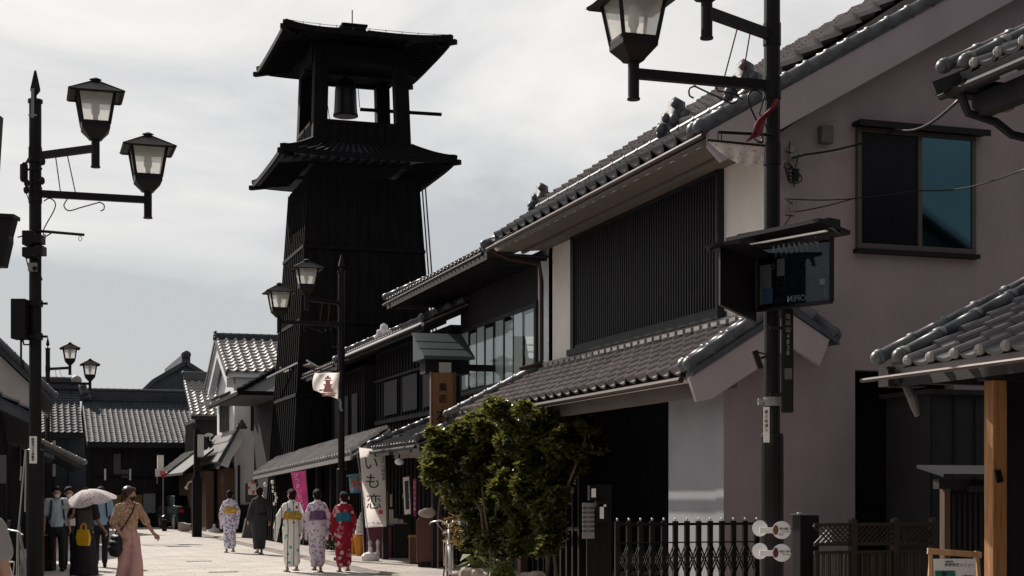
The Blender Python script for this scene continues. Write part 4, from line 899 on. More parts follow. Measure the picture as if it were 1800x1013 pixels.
poster(1430,474,1446,480,'grey','dim_reflection_panel',.032); poster(1436,508,1452,524,mat('teal_reflection',(.08,.16,.16),.8,.1),'dim_reflection_panel',.032); poster(1408,455,1426,474,'boxg','dim_reflection_panel',.032); poster(1360,448,1458,538,cloth('shelf_reflection_print',(.018,.020,.024),(.14,.15,.15),30,.22,(.05,.06,.075)),'shelf_reflection',.0305); poster(1366,456,1379,486,MATS['beige_reflection'],'dim_reflection_panel',.036); poster(1432,492,1450,502,MATS['beige_reflection'],'dim_reflection_panel',.033); poster(1415,500,1428,526,'grille','dim_reflection_panel',.032)
q=MB()
dd=lambda x: -.05+(x-1326)/(1464-1326)*(-.70)
for k in range(9):
    x=1364+k*9.2; y=446-k*2.0
    q.ell(pxpt(x,y,*o,d=dd(x)-.035),.013,.006,.04,8,6); q.ell(pxpt(x-4,y-8,*o,d=dd(x)-.035),.012,.006,.03,8,6)
part(q,'pale_beads','knob',rb,local=True)
an=math.atan2(-.70,(1464-1326)*13.95/F)
text('OPEN',.075,nbx,'kura',pxpt(1400,525,*o,d=dd(1400)-.05),rz=an,mirror=True,depth=.002)  # reversed word imitates a reflected shop sign
text('◎',.06,nbx,'knob',pxpt(1358,470,*o,d=dd(1358)-.05),rz=an,depth=.002)
poster(1334,440,1460,544,'dglass','glazing',.06)
q=MB(); q.bar(pxpt(1303,432,*o,d=.05),pxpt(1468,398,*o,d=-.78),.42,.035,up=(0,.25,1)); q.bar(pxpt(1306,421,*o,d=.1),pxpt(1467,392,*o,d=-.7),.16,.075); 
q.prism([pxpt(1453,402,*o,d=-.9),pxpt(1473,415,*o,d=-.75),pxpt(1466,392,*o,d=-.6)],(.03,.0,0)); rr=part(q,'roof','postm',nbx,local=True)
q=MB(); q.bar(pxpt(1303,433,*o,d=-.16),pxpt(1453,406,*o,d=-.98),.03,.012); part(q,'white_edge','vwhite',rr,local=True)
q=MB(); q.bar(pxpt(1268,428,*o,d=-.6),pxpt(1330,456,*o,d=-.02),.36,.03); q.bar(pxpt(1246,440,*o,d=-.62),pxpt(1268,430,*o,d=-.6),.03,.03); part(q,'roof','postm',nbx,local=True)
vs_=camthing('vertical_sign','narrow black vertical sign reading 4838 on the near right lamp post','sign',1384,726,13.85)
o=(1384,726,13.85); q=MB(); q.bx(-.052,.052,-.03,.03,0,.94); part(q,'board','postm',vs_,local=True,bevel=.012)
for i,ch in enumerate('4838'): text(ch,.056,vs_,'knob',(0,-.034,(726-592-i*9.8)*13.85/F),depth=.002)
text('☎',.045,vs_,'grey',(0,-.034,(726-581)*13.85/F),depth=.002); 
for i,ch in enumerate('電話'): text(ch,.05,vs_,'grey',(0,-.034,(726-558-i*11)*13.85/F),depth=.002)
q=MB(); q.bx(-.03,.035,-.034,-.03,.30,.40); part(q,'grey_patch','boxg',vs_,local=True)
q=MB(); q.bx(-.16,.0,-.012,.012,.15,.18); q.bx(-.16,.0,-.012,.012,.75,.78); part(q,'bracket','iron',vs_,local=True)
pl=camthing('post_label','narrow white plate with small black writing facing the street on the near right post','sign',1347,778,13.84)
q=MB(); q.bx(-.025,.028,-.005,.0,0,.32); part(q,'plate','vwhite',pl,local=True); text('蔵の街通り',.034,pl,'ink',(0,-.008,.19),vertical=True,depth=.001,space=1.2)
cl=camthing('post_collar','grey steel clamp band around the near right lamp post','clamp',1352,714,14); q=MB(); q.tube([(.03,0,0),(.03,0,.08)],.083,20); q.bx(-.10,-.06,-.03,.03,.01,.07); q.tube([(-.12,-.05,.04),(-.0,-.09,.04)],.008,6); part(q,'band','grey',cl,local=True)
spk=camthing('wall_speaker','small black box speaker on a bracket at the left of the near right post','speaker',1334,648,13.9)
q=MB(); o=(1334,648,13.9); q.bar(pxpt(1326,617,*o),pxpt(1337,648,*o),.06,.05); part(q,'case','postm',spk,local=True); q=MB(); q.tube([pxpt(1327,618,*o),pxpt(1350,624,*o)],.008,6); q.tube([pxpt(1337,630,*o),pxpt(1350,626,*o)],.012,6); part(q,'bracket','iron',spk,local=True)
GD='white disc badges on the near right post'
for (yy,colr,lbt,t1,t2) in ((932,(.16,.05,.02),'pair of white round plates with an orange-brown spot, upper of two on the post','時の鐘入口','WC'),(972,(.09,.01,.025),'pair of white round plates with a dark red spot, lower of two on the post','蔵造り資料館',None)):
    d=camthing('round_plates',lbt,'sign',1357,yy,13.8,GD)
    o=(1357,yy,13.8)
    q=MB(); q.ell(pxpt(1374,yy,*o,d=-.10),.084,.008,.080,28,8); f=part(q,'plate','grey' if False else 'kura',d,local=True,smooth=True)
    q=MB(); q.ell(pxpt(1336,yy-3,*o,d=.02),.07,.008,.074,28,8); part(q,'plate','kura',d,local=True,smooth=True)
    q=MB(); q.ell(pxpt(1363.5,yy,*o,d=-.112),.024,.004,.045,16,8); part(q,'spot',mat('spot_%d'%yy,colr,.6,.1),f,local=True,smooth=True)
    q=MB(); pxbox(q,1332,yy-5,1358,yy+5,*o,-.105,-.09); part(q,'bracket','vwhite',d,local=True,bevel=.004)
    text(t1,.024 if len(t1)<6 else .02,d,'ink',pxpt(1382,yy-2,*o,d=-.112),depth=.001)
    text('Toki no Kane',.013,d,'ink',pxpt(1382,yy+3,*o,d=-.112),depth=.001)
    if t2: text(t2,.022,d,'ink',pxpt(1373,yy+8,*o,d=-.114),depth=.001)
# limp torn banner on right post
tb=camthing('limp_banner','white banner with red lettering hanging bunched from an arm high on the near right post','banner',1357,240,13.9)
o=(1357,240,13.9)
q=MB(); q.tube([pxpt(1262,232,*o,d=-.25),pxpt(1357,237,*o)],.016,8); q.tube([pxpt(1243,246,*o,d=-.28),pxpt(1345,256,*o,d=-.05)],.012,8)
for x in (1262,1268,1340): q.tube([pxpt(x,232,*o,d=-.2),pxpt(x,248,*o,d=-.2)],.006,5)
part(q,'arm','iron',tb,local=True)
def sheet(P,nx,ny,fn,th=.006):
    """cloth from four corners (tl,tr,br,bl) with an offset function"""
    vs=[]
    for j in range(ny+1):
        for i in range(nx+1):
            a=i/nx;b=j/ny; p=(P[0]*(1-a)+P[1]*a)*(1-b)+(P[3]*(1-a)+P[2]*a)*b; vs.append(p+fn(a,b))
    n=len(vs); back=[p+Vector((0,th,0)) for p in vs]; fs=[]
    for j in range(ny):
        for i in range(nx):
            k=j*(nx+1)+i; fs.append((k,k+1,k+nx+2,k+nx+1)); fs.append((n+k,n+k+nx+1,n+k+nx+2,n+k+1))
    for i in range(nx): fs.append((i,n+i,n+i+1,i+1)); k=ny*(nx+1)+i; fs.append((k,k+1,n+k+1,n+k))
    for j in range(ny): k=j*(nx+1); fs.append((k,k+nx+1,n+k+nx+1,n+k)); k+=nx; fs.append((k,n+k,n+k+nx+1,k+nx+1))
    return MB().add(vs+back,fs)
q=sheet([pxpt(1243,246,*o,d=-.28),pxpt(1344,256,*o,d=-.05),pxpt(1342,284,*o,d=-.03),pxpt(1275,275,*o,d=-.2)],28,10,lambda a,b: Vector((0,.035*math.sin(a*19+b*4)*b,-.05*b*math.sin(a*PI)-.01*math.sin(a*23)*b)))
part(q,'cloth',cloth('banner_print',(.62,.57,.54),(.42,.10,.10),30,.24),tb,local=True,smooth=True)
q=sheet([pxpt(1362,172,*o,d=-.05),pxpt(1370,176,*o,d=.02),pxpt(1332,240,*o,d=-.10),pxpt(1308,250,*o,d=-.14)],6,16,lambda a,b: Vector((.02*math.sin(b*9),.03*math.sin(a*9+b*5),0)))
part(q,'red_fold',mat('dull_red_cloth',(.20,.035,.045),.85,.25,6),tb,local=True,smooth=True)
q=MB(); q.tube([pxpt(1345,168,*o),pxpt(1335,200,*o,d=-.05),pxpt(1352,232,*o)],.006,5); q.tube([pxpt(1256,150,*o,d=-.2),pxpt(1262,160,*o,d=-.2),pxpt(1290,165,*o,d=-.15),pxpt(1305,175,*o,d=-.1)],.008,5); part(q,'cord','iron',tb,local=True)
# printed flag on the middle right post
ff=camthing('printed_flag','white flag printed with a small red tower on the middle right lamp post','flag',598,700,33.4)
o=(598,700,33.4)
q=MB(); q.tube([pxpt(549,650,*o),pxpt(602,653,*o)],.014,6); part(q,'arm','iron',ff,local=True)
q=sheet([pxpt(553,656,*o),pxpt(597,655,*o),pxpt(594,702,*o),pxpt(551,686,*o)],20,14,lambda a,b: Vector((-.04*math.sin(b*PI)*(1-a),.05*math.sin(a*9+b*3),0)),.01)
part(q,'cloth','bannerc',ff,local=True,smooth=True)
q=MB()
for (x0,y0,x1,y1) in ((572,664,582,667),(570,668,584,670),(573,670,581,676),(569,676,585,678),(571,678,583,684),(569,684,586,690),(562,685,568,688),(575,661,579,664),(566,691,592,693),(567,694,590,697)): pxbox(q,x0,y0,x1,y1,*o,-.075,-.055)
part(q,'red_print',mat('faded_red',(.62,.30,.28),.8,.1),ff,local=True)
q=sheet([pxpt(592,700,*o),pxpt(597,700,*o),pxpt(604,722,*o),pxpt(600,724,*o)],3,8,lambda a,b: Vector((.02*math.sin(b*6),0,0)),.01); part(q,'tail','grey',ff,local=True,smooth=True)
# ================= WIRES ON HOUSE A =================
def wire(name,label,pts,r=.008,cat='cable',group=None,m='iron'):
    q=MB(); P=[]
    for i in range(len(pts)-1):
        a,b=Vector(pts[i]),Vector(pts[i+1])
        for k in range(8):
            t=k/8; p=a.lerp(b,t); p.z-=.06*(b-a).length*.3*math.sin(PI*t); P.append(p)
    P.append(Vector(pts[-1])); q.tube(P,r,6); return solo(q,name,m,label,cat,group,smooth=True)
vv=17.3
wire('power_cable','thick black cable climbing from the insulators across the window to the upper eave',[at_v(1392,278,vv),at_v(1415,272,vv),at_v(1505,255,vv),at_v(1575,228,16.5),at_v(1692,170,11.0)],.014)
wire('power_cable','thin black cable running level to the left window edge',[at_v(1385,350,vv),at_v(1505,349,vv)],.008)
wire('power_cable','thin cable rising in front of the window panes to the right picture edge',[at_v(1398,373,vv),at_v(1505,348,17.0),at_v(1610,335,16.5),at_v(1820,290,12)],.008)
wl=thing('cable_insulators','clutter of white insulators and coiled cable on the mauve wall beside the lamp post','insulators',at_v(1395,330,17.4))
o3=at_v(1395,330,17.4)
q=MB()
for (x,y,w_,h_) in ((1392,262,8,6),(1395,275,12,5),(1396,362,7,9)): q=MB(); c=at_v(x,y,17.36)-o3; q.bx(c.x-w_*.0037,c.x+w_*.0037,-.06,.04,c.z-h_*.0074,c.z+h_*.0074); part(q,'insulator','grey',wl,local=True,bevel=.004)
q=MB()
for i in range(5):
    c=at_v(1385+i*3,292+i*5,17.36)-o3; r_=.05+.012*i
    q.tube([c+Vector((r_*math.cos(a),.02*math.sin(2*a),r_*.8*math.sin(a))) for a in [k*PI/6 for k in range(13)]],.008,5)
c=at_v(1400,305,17.36)-o3; q.bx(c.x-.03,c.x+.03,-.05,.03,c.z-.1,c.z+.06)
for a,b in (((1388,248),(1388,262)),((1380,267),(1392,268)),((1404,272),(1398,295)),((1380,349),(1394,360)),((1380,378),(1395,380)),((1390,380),(1378,398)),((1386,300),(1388,322)),((1394,310),(1396,330))): q.tube([at_v(*a,17.36)-o3,at_v(*b,17.36)-o3],.008,5)
part(q,'coils','iron',wl,local=True)
# ================= GATE, FENCES =================
vg=16.0
def gx(px,v=vg): return at_v(px,900,v).x
ag=thing('accordion_gate','black folding lattice gate with pointed uprights in front of the mauve house','gate',(gx(1210),vg,0))
def fence_z(py,v=vg,px=1200): return at_v(px,py,v).z
zt=fence_z(916)
xs=[gx(1085+ (1330-1085)*k/12.0) for k in range(13)]
q=MB()
for x in xs: q.bx(x-.028,x+.028,vg-.02,vg+.02,.06,zt)
up_=part(q,'upright_bars','iron',ag)
q=MB()
for x in xs: q.ell((x,vg,zt+.02),.014,.014,.018,8,6)
part(q,'finial_knobs','silver',up_)
q=MB(); q.bx(xs[0],xs[-1],vg-.012,vg+.012,zt-.05,zt-.02); q.bx(xs[0],xs[-1],vg-.012,vg+.012,zt-.25,zt-.235); part(q,'top_rail','iron',ag)
q=MB()
for i in range(12):
    a,b=xs[i],xs[i+1]
    for z0,z1 in ((zt-.25,zt-.62),(zt-.62,zt-.99)):
        for s in (-.03,.03): q.bar((a,vg+s,z0),(b,vg+s,z1),.014,.014); q.bar((b,vg+s,z0),(a,vg+s,z1),.014,.014)
part(q,'scissor_lattice','iron',ag)
gp_=thing('gate_post','square black gate post between the folding gate and the bamboo fence','post',(gx(1410),vg-.2,0))
q=MB(); a,b=gx(1396,vg-.2),gx(1429,vg-.2); q.bx(a,b,vg-.35,vg-.15,0,1.26); part(q,'post','postm',gp_,bevel=.01)
q=MB(); q.bx(a-.02,b-.08,vg-.36,vg-.14,1.262,1.275); q.ell((a+.04,vg-.25,1.285),.03,.03,.012); part(q,'bright_cap','silver',gp_)
bf=thing('bamboo_fence','dark bamboo fence with diagonal lattice above vertical canes, right of the folding gate','fence',(gx(1540,15),15.0,0))
vb=15.0
for px in (1499,1573,1640):
    q=MB(); x=gx(px,vb); q.bx(x-.035,x+.035,vb-.04,vb+.04,0,1.22); q.ell((x,vb,1.22),.035,.035,.02); part(q,'post','fencew',bf)
q=MB(); xa,xb=gx(1431,vb),gx(1655,vb)
for z in (1.165,.95,.86): q.bx(xa,xb,vb-.02,vb+.02,z-.018,z+.018)
part(q,'rail','fencew',bf)
q=MB(); n=26
for k in range(-3,n):
    x=xa+(xb-xa)*k/n; dx=.21
    for s in (1,-1):
        p0=(x,vb-.012*s,.96); p1=(x+dx,vb-.012*s,1.155)
        if s<0: p0=(x+dx,vb+.012,.96); p1=(x,vb+.012,1.155)
        if min(p0[0],p1[0])>=xa and max(p0[0],p1[0])<=xb: q.bar(p0,p1,.014,.014)
part(q,'diagonal_lattice','fencew',bf)
q=MB()
for k in range(78):
    x=xa+(xb-xa)*(k+.5)/78+random.uniform(-.004,.004); q.tube([(x,vb+.015,.0),(x+random.uniform(-.01,.01),vb+.015,.85)],.008,5)
part(q,'canes',mat('bamboo',(.04,.026,.016),.45,.5,9,stretch=(8,8,.4)),bf)
wg=thing('roofed_side_gate','small dark slatted side gate under its own board roof, left of the orange timber post','gate',(gx(1695,12.6),12.6,0))
v=12.6; f_=lambda px:gx(px,v)
q=MB(); q.prism([(f_(1632),v-.25,1.66),(f_(1760),v-.25,1.66),(f_(1760),v+.2,1.75),(f_(1632),v+.2,1.75)],(0,0,.03)); q.bx(f_(1640),f_(1760),v-.1,v,1.55,1.64); q.bx(f_(1690),f_(1760),v-.18,v-.1,1.52,1.58); part(q,'roof','grille',wg)
q=MB(); q.bx(f_(1655),f_(1665),v-.05,v+.03,0,1.55); part(q,'lit_post','woodb',wg)
q=MB()
for k in range(9): x=f_(1674+k*9.5); q.bx(x,x+.028,v-.01,v+.01,.0,1.5)
q.bx(f_(1665),f_(1760),v+.05,v+.07,0,1.55); part(q,'slat_panel','grille',wg)
sh=thing('dark_shed_wall','dark grey timber wall standing behind the roofed side gate','wall',(11.5,16.4,0))
q=MB(); q.bx(10.62,14,16.3,17.3,0,2.72); part(q,'wall','grille',sh)
q=MB(); q.bx(10.55,14,16.2,17.35,2.72,2.78)
for k in range(10): q.bx(10.65+k*.3,10.68+k*.3,16.27,16.3,0,2.7)
part(q,'boards','black',sh)
cp=thing('corrugated_screen','narrow dark corrugated metal screen with meter boxes left of the folding gate','screen',(gx(1050,18.6),18.6,0))
v=18.2; q=MB(); x0,x1=gx(1032,v),gx(1075,v); 
rings=[]
n=48
top=[]; 
for k in range(n+1):
    x=x0+(x1-x0)*k/n; y=v-.02*(k%4<2); zt2=1.62 if x>gx(1046,v) else 1.36; top.append((x,y,zt2))
vs=[(x,y,0) for x,y,z in top]+top; q.add(vs,[(k,k+1,n+2+k,n+1+k) for k in range(n)]); q.bx(x0,x1,v+.01,v+.03,0,1.35); part(q,'sheet',mat('corrugated_metal',(.035,.033,.034),.35,.15,3,metal=.4),cp)
nb2=thing('notice_plate','grey printed notice plate fixed to the corrugated screen','notice',at_v(1034,947,v-.06))
q=MB(); a=at_v(1023,947,v-.06);b=at_v(1044,884,v-.06); w_=(b-a).x; h_=(b-a).z; q.bx(-w_/2,w_/2,-.01,0,0,h_); part(q,'plate','grey',nb2,local=True)
for i in range(6): text('お知らせ駐輪',.032,nb2,'ink',(0,-.014,h_*.85-i*.058),depth=.001)
mbx=thing('meter_box','small black intercom box with white plate on the corrugated screen','intercom',at_v(1056,912,v-.1))
q=MB(); q.bx(-.06,.09,-.02,.06,-.05,.22); part(q,'case','postm',mbx,local=True); q=MB(); q.bx(-.02,.03,-.03,-.02,.0,.18); q.bx(-.02,.06,-.03,-.02,.15,.18); part(q,'plate','vwhite',mbx,local=True)
mb2=thing('name_plate','little white name plate above the grey notice','plate',at_v(1042,873,v-.1)); q=MB(); q.bx(-.05,.05,-.02,.05,-.05,.14); part(q,'back','postm',mb2,local=True); q=MB(); q.bx(-.025,.03,-.03,-.02,-.01,.10); part(q,'plate','vwhite',mb2,local=True)
# poster A-board
ab=thing('menu_board','wooden-framed standing board with coloured food pictures at the lower right','sign board',(*at_d(1676,969,13.0).xy,0),-TH)
H_=1.02; tilt=.09
q=MB()
for s in (-1,1): q.bar((s*.205+s*.02,-.16,0.02),(s*.195,0,H_),.03,.03); q.bar((s*.2,.2,0.02),(s*.19,.0,H_-.02),.025,.025)
q.bar((-.22,-.002,H_),(.235,-.002,H_-.035),.035,.05); q.bar((-.2,-.14,.16),(.2,-.14,.16),.03,.04); part(q,'frame',mat('light_wood',(.48,.28,.14),.6,.2,3,stretch=(5,5,.5)),ab,local=True)
def abp(x0,z0,x1,z1,m,nm,e=.0):
    q=MB(); f=lambda z:-.16*(1-z/H_)-.018-e
    q.prism([(x0,f(z0),z0),(x1,f(z0),z0),(x1,f(z1),z1),(x0,f(z1),z1)],(0,.004,0)); return part(q,nm,m,ab,local=True)
abp(-.18,.2,.18,.955,'vwhite','sheet')
abp(-.17,.45,.0,.855,cloth('picture_print',(.03,.16,.12),(.5,.42,.36),14,.34,(.02,.05,.05)),'picture',.006)
abp(.05,.5,.165,.82,cloth('picture_print_two',(.5,.5,.52),(.42,.09,.04),16,.34,(.5,.2,.08)),'picture',.006)
text('季節限定メニュー',.032,ab,'ink',(.04,-.038,.90),depth=.001); text('川越名物',.018,ab,'ink',(-.05,-.036,.93),depth=.001)
# ================= TREES AND PLANTS =================
def leaves_mb(centers,n,ls,seed,flat=.0):
    rnd=random.Random(seed); mb=MB(); vs=[];fs=[]
    tot=sum(c[1]**2 for c in centers)
    for (c,r,sq) in centers:
        k=int(n*r*r/tot)
        for i in range(k):
            d=Vector((rnd.gauss(0,1),rnd.gauss(0,1),rnd.gauss(0,1))).normalized(); rr=r*(rnd.random()**.38)*(1+.25*noise.noise(d*2.3+c))
            p=c+Vector((d.x*rr,d.y*rr,d.z*rr*sq)); s=ls*rnd.uniform(.6,1.25)
            ax=Vector((rnd.uniform(-1,1),rnd.uniform(-1,1),rnd.uniform(-.9,.35))).normalized(); sd_=ax.cross(Vector((rnd.uniform(-.4,.4),rnd.uniform(-.4,.4),1))).normalized()*s*.23; up=ax.cross(sd_).normalized()*s*.07
            o=len(vs); vs+=[p,p+ax*s*.35+sd_-up,p+ax*s*.75+sd_*.6-up*1.5,p+ax*s-up*3,p+ax*s*.75-sd_*.6-up*1.5,p+ax*s*.35-sd_-up,p+ax*s*.4+up*.6]
            fs+=[(o,o+1,o+6),(o+1,o+2,o+6),(o+2,o+3,o+6),(o+3,o+4,o+6),(o+4,o+5,o+6),(o+5,o,o+6)]
    m=MB(); m.v=vs; m.f=fs; m.m=[0]*len(fs); return m
def leafmesh(mb,name,m,parent):
    off=Vector(root_of(parent).location); me=bpy.data.meshes.new(name); me.from_pydata([tuple(v-off) for v in mb.v],[],mb.f); me.materials.append(M[m]); me.update()
    o=bpy.data.objects.new(name,me); C.objects.link(o); o.parent=parent; return o
def tree(name,label,blobs,D0,stems,n,ls,seed,group=None):
    """blobs: (px,py,r px,D) clumps seen in the crown; stems: pixel paths with radii"""
    g0=stems[0][0]; base=at_d(g0[0],g0[1],g0[2]); r=thing(name,label,'tree' ,(base.x,base.y,0),0,group)
    cen=[]
    for (x,y,rp,D) in blobs:
        rr=rp*D/F; cen.append((at_d(x,y,D),rr,.9))
        rn=random.Random(seed+x)
        for k in range(3):
            q=at_d(x+rn.uniform(-1,1)*rp,y+rn.uniform(-.9,.7)*rp,D+rn.uniform(-.25,.25)); cen.append((q,rr*.38,1.0))
    leafmesh(leaves_mb(cen,n,ls,seed),'crown','leaf',r)
    q=MB()
    for st in stems:
        pts=[at_d(x,y,D) for x,y,D in st]; pts[0].z=min(pts[0].z,.0) if st[0][1]>980 else pts[0].z
        k=len(pts); q.tube(pts,[.032*(1-.6*i/(k-1)) for i in range(k)],8)
    part(q,'trunk','bark',r,smooth=True); return r
def crown(outline,step,rp,D0,D1,seed):
    # clumps spread over the crown's spans (y, x0, x1) at varying depth
    rn=random.Random(seed); L=[]
    for (y,x0,x1) in outline:
        x=x0
        while x<=x1:
            t=(x-x0)/max(1,x1-x0)
            if rn.random()>.08: L.append((x+rn.uniform(-6,6),y+rn.uniform(-7,7),rp*rn.uniform(.45,1.15),D0+(D1-D0)*t+rn.uniform(-.3,.45)))
            x+=step*rn.uniform(.8,1.3)
    return L
LA=crown([(740,838,862),(757,808,875),(775,778,880),(795,764,880),(815,762,885),(838,770,888),(862,785,888),(885,800,885),(908,830,890),(928,840,892),(948,840,892),(968,845,885)],24,24,25.6,25.0,3)
RB=crown([(722,868,925),(742,885,1010),(755,960,1052),(768,880,1045),(792,885,1030),(818,890,1018),(842,890,1000),(866,895,985),(888,900,982),(912,905,978),(935,895,982),(958,905,985)],24,25,24.3,23.4,8)
tree('evergreen_tree','left glossy evergreen shrub tree beside the maroon box, its crown sweeping down to the left',LA,25.3,
 [[(866,1040,25.0),(862,960,25.0),(852,900,25.1),(845,830,25.1)],[(872,1040,25.2),(868,950,25.2),(872,890,25.2),(880,830,25.1)],[(852,960,25.1),(846,900,25.2),(820,850,25.3)]],27000,.12,3)
tree('evergreen_tree','right glossy evergreen shrub tree leaning over the folding gate, with bare stems below',RB,23.8,
 [[(985,1060,23.6),(972,960,23.6),(962,900,23.7),(955,820,23.8)],[(962,1060,23.7),(962,960,23.7),(972,880,23.7),(985,800,23.6)],[(962,980,23.7),(930,890,24.0),(905,800,24.1)],[(972,960,23.6),(1000,850,23.5),(1030,770,23.4)]],32000,.12,9)
def plant(name,label,cat,loc,h,n,seed,ls=.09,m='leaf',kind='bush'):
    r=thing(name,label,cat,loc); rnd=random.Random(seed); L=Vector(loc)
    if kind=='bush': leafmesh(leaves_mb([(L+Vector((0,0,h*.5)),h*.42,1.1),(L+Vector((h*.2,0,h*.35)),h*.3,1),(L+Vector((-h*.2,0,h*.4)),h*.3,1)],n,ls,seed),'foliage',m,r)
    else:
        q=MB()
        for k in range(n):
            a=2*PI*k/n+rnd.uniform(-.2,.2); t=rnd.uniform(.5,1.0); d=Vector((math.cos(a),math.sin(a),0)); sd_=Vector((-d.y,d.x,0))
            pts=[L+Vector((0,0,.02)),L+d*h*.28*t+Vector((0,0,h*.5)),L+d*h*.52*t+Vector((0,0,h*.72*t)),L+d*h*.85*t+Vector((0,0,h*.55*t))]
            ws=[.01,.05*h/.5,.06*h/.5,.004]
            vs=[p-sd_*w_ for p,w_ in zip(pts,ws)]+[p+sd_*w_ for p,w_ in zip(pts,ws)]+[p-Vector((0,0,.012)) for p in pts]
            q.add(vs,[(i,i+1,9+i,8+i) for i in range(3)]+[(8+i,9+i,5+i,4+i) for i in range(3)]+[(i,i+1,5+i,4+i) for i in range(3)])
        part(q,'fronds',m,r)
    return r
M['leafl']=mat('light_leaf',(.10,.14,.03),.45,.4,3,0,col2=(.22,.26,.06)); M['leafd']=mat('deep_leaf',(.025,.04,.014),.5,.5,4,0,col2=(.09,.12,.03))
M['leafy']=mat('yellow_leaf',(.35,.22,.04),.5,.3,5)
p=at_d(838,985,24.6); plant('broad_leaf_plant','low plant with broad pale green leaves under the left shrub tree','plant',(p.x,p.y,.12),.62,11,4,m='leafl',kind='fan')
p=at_d(884,1000,23.6); plant('leafy_ground_plant','feathery yellow-green plant on the stone edging between the shrub trees','plant',(p.x,p.y,.1),.45,900,5,.07,'leafl')
p=at_g(538,972); plant('small_bush','small dark bush between the first two women in the group of three','bush',(p.x+.7,p.y+1.8,.05),.95,1500,6,.09,'leafd')
p=at_g(572,975); plant('small_bush','dark bush showing behind the lavender and red kimonos','bush',(p.x+.45,p.y+.9,.05),.98,1500,8,.09,'leafd')
p=at_g(812,990); 
pt=plant('potted_twigs','yellow-leaved twig poking up behind the bicycle handlebars','plant',(*at_d(798,1000,26).xy,.1),.3,3,5,.1)
leafmesh(leaves_mb([(at_d(797,925,26),.16,1.4),(at_d(800,945,26),.1,1)],70,.17,12),'yellow_leaves','leafy',pt)
q=MB(); q.tube([at_d(798,1010,26),at_d(796,960,26),at_d(797,905,26)],.01,6); part(q,'stem','bark',pt)
GS='edging stones of the planting bed'
rnd=random.Random(2)
for k in range(9):
    x=808+k*17; p=at_d(x,1008-k*.6,24.6-k*.12); q=MB(); rings=[]
    a=rnd.uniform(.17,.24); b=rnd.uniform(.12,.17); h=rnd.uniform(.22,.32)
    for z,s in ((0,1),(h*.5,1.05),(h*.85,.9),(h,.5)): rings.append([Vector((a*s*math.cos(t)*(1+.15*math.sin(3*t+k)),b*s*math.sin(t)*(1+.12*math.cos(2*t+k)),z)) for t in [j*PI/6 for j in range(12)]])
    q.loft(rings); o=solo(q,'edging_stone','stone','rough pale edging stone at the foot of the shrub trees','stone',GS,smooth=False,loc=(p.x,p.y,.04),rz=k)
# ================= STREET THINGS =================
# tall white banner
def stand_banner(name,label,base,poles,cl,D,m,texts,rot=0):
    r=camthing(name,label,'banner',base[0],base[1],D); r.location.z=.05; o=(base[0],base[1],D)
    q=MB(); q.tube([pxpt(*poles[0],*o),pxpt(*poles[1],*o)],.012,8); q.tube([pxpt(*poles[1],*o),pxpt(*cl[1],*o)+Vector((.02,0,.01))],.009,8); part(q,'pole','silver',r,local=True)
    P=[pxpt(*c,*o) for c in cl]
    q=sheet(P,16,36,lambda a,b: Vector((0,.02*math.sin(a*5+b*7)+.012*math.sin(b*17),0)),.004); part(q,'cloth',m,r,local=True,smooth=True)
    return r,o,P
wb_,o,P=stand_banner('white_banner','tall white banner with large black sweet-potato lettering on a white water base',(651,990),[(651,968),(626,790)],[(631,791),(677,797),(680,930),(643,932)],33.5,'bannerc',None)
for ch,x,y,s in (('い',652,820,.34),('も',655,852,.36),('恋',657,888,.36)): text(ch,s,wb_,'ink',pxpt(x,y,*o,d=-.045),depth=.006,rz=.0)
for i,ch in enumerate('小江戸川越銘菓'): text(ch,.085,wb_,'ink',pxpt(672.5+i*.3,803+i*7.2,*o,d=-.042),depth=.004)
text('いちのや'[:3]+'',.09,wb_,'ink',pxpt(657,925,*o,d=-.042),depth=.004)
q=MB(); pxbox(q,666,901,673,908,*o,-.046,-.036); s_=part(q,'red_seal','red',wb_,local=True)
q=MB(); q.loft([[Vector((a*.20,b*.12,z)) for a,b in ((-1,-1),(1,-1),(1,1),(-1,1))] if False else [Vector((sx*math.cos(t)*w_,math.sin(t)*w_*.75,z)) for t in [j*PI/8 for j in range(16)]] for z,w_,sx in ((0,.19,1),(.10,.20,1),(.16,.15,1),(.19,.05,1),(.30,.04,1))]); part(q,'water_base','vwhite',wb_,local=True,smooth=False)
pb,o,P=stand_banner('pink_banner','narrow magenta banner with white lettering behind the striped kimono',(549,960),[(549,955),(537,817)],[(511,820),(536,817),(543,892),(524,892)],38.5,translucent(mat('magenta_cloth',(.60,.14,.36),.8,.12,3),.5,None),None)
for i,ch in enumerate('さつまいもソフト'): text(ch,.135,pb,'vwhite',pxpt(520+i*1.7,826+i*9,*o,d=-.045),depth=.004)
bb,o,P=stand_banner('ice_banner','small light-blue banner with a red ice character beside the white banner',(636,975),[(640,970),(634,826)],[(612,827),(633,825),(636,859),(616,860)],34.6,translucent(mat('light_blue_cloth',(.16,.42,.52),.8,.12,3),.5,None),None)
text('氷',.34,bb,mat('orange_red',(.75,.09,.04),.7,.05),pxpt(625.5,846,*o,d=-.045),depth=.006)
q=MB(); q.tube([pxpt(607,830,*o),pxpt(636,826,*o)],.008,6); part(q,'cross_rod','silver',bb,local=True)
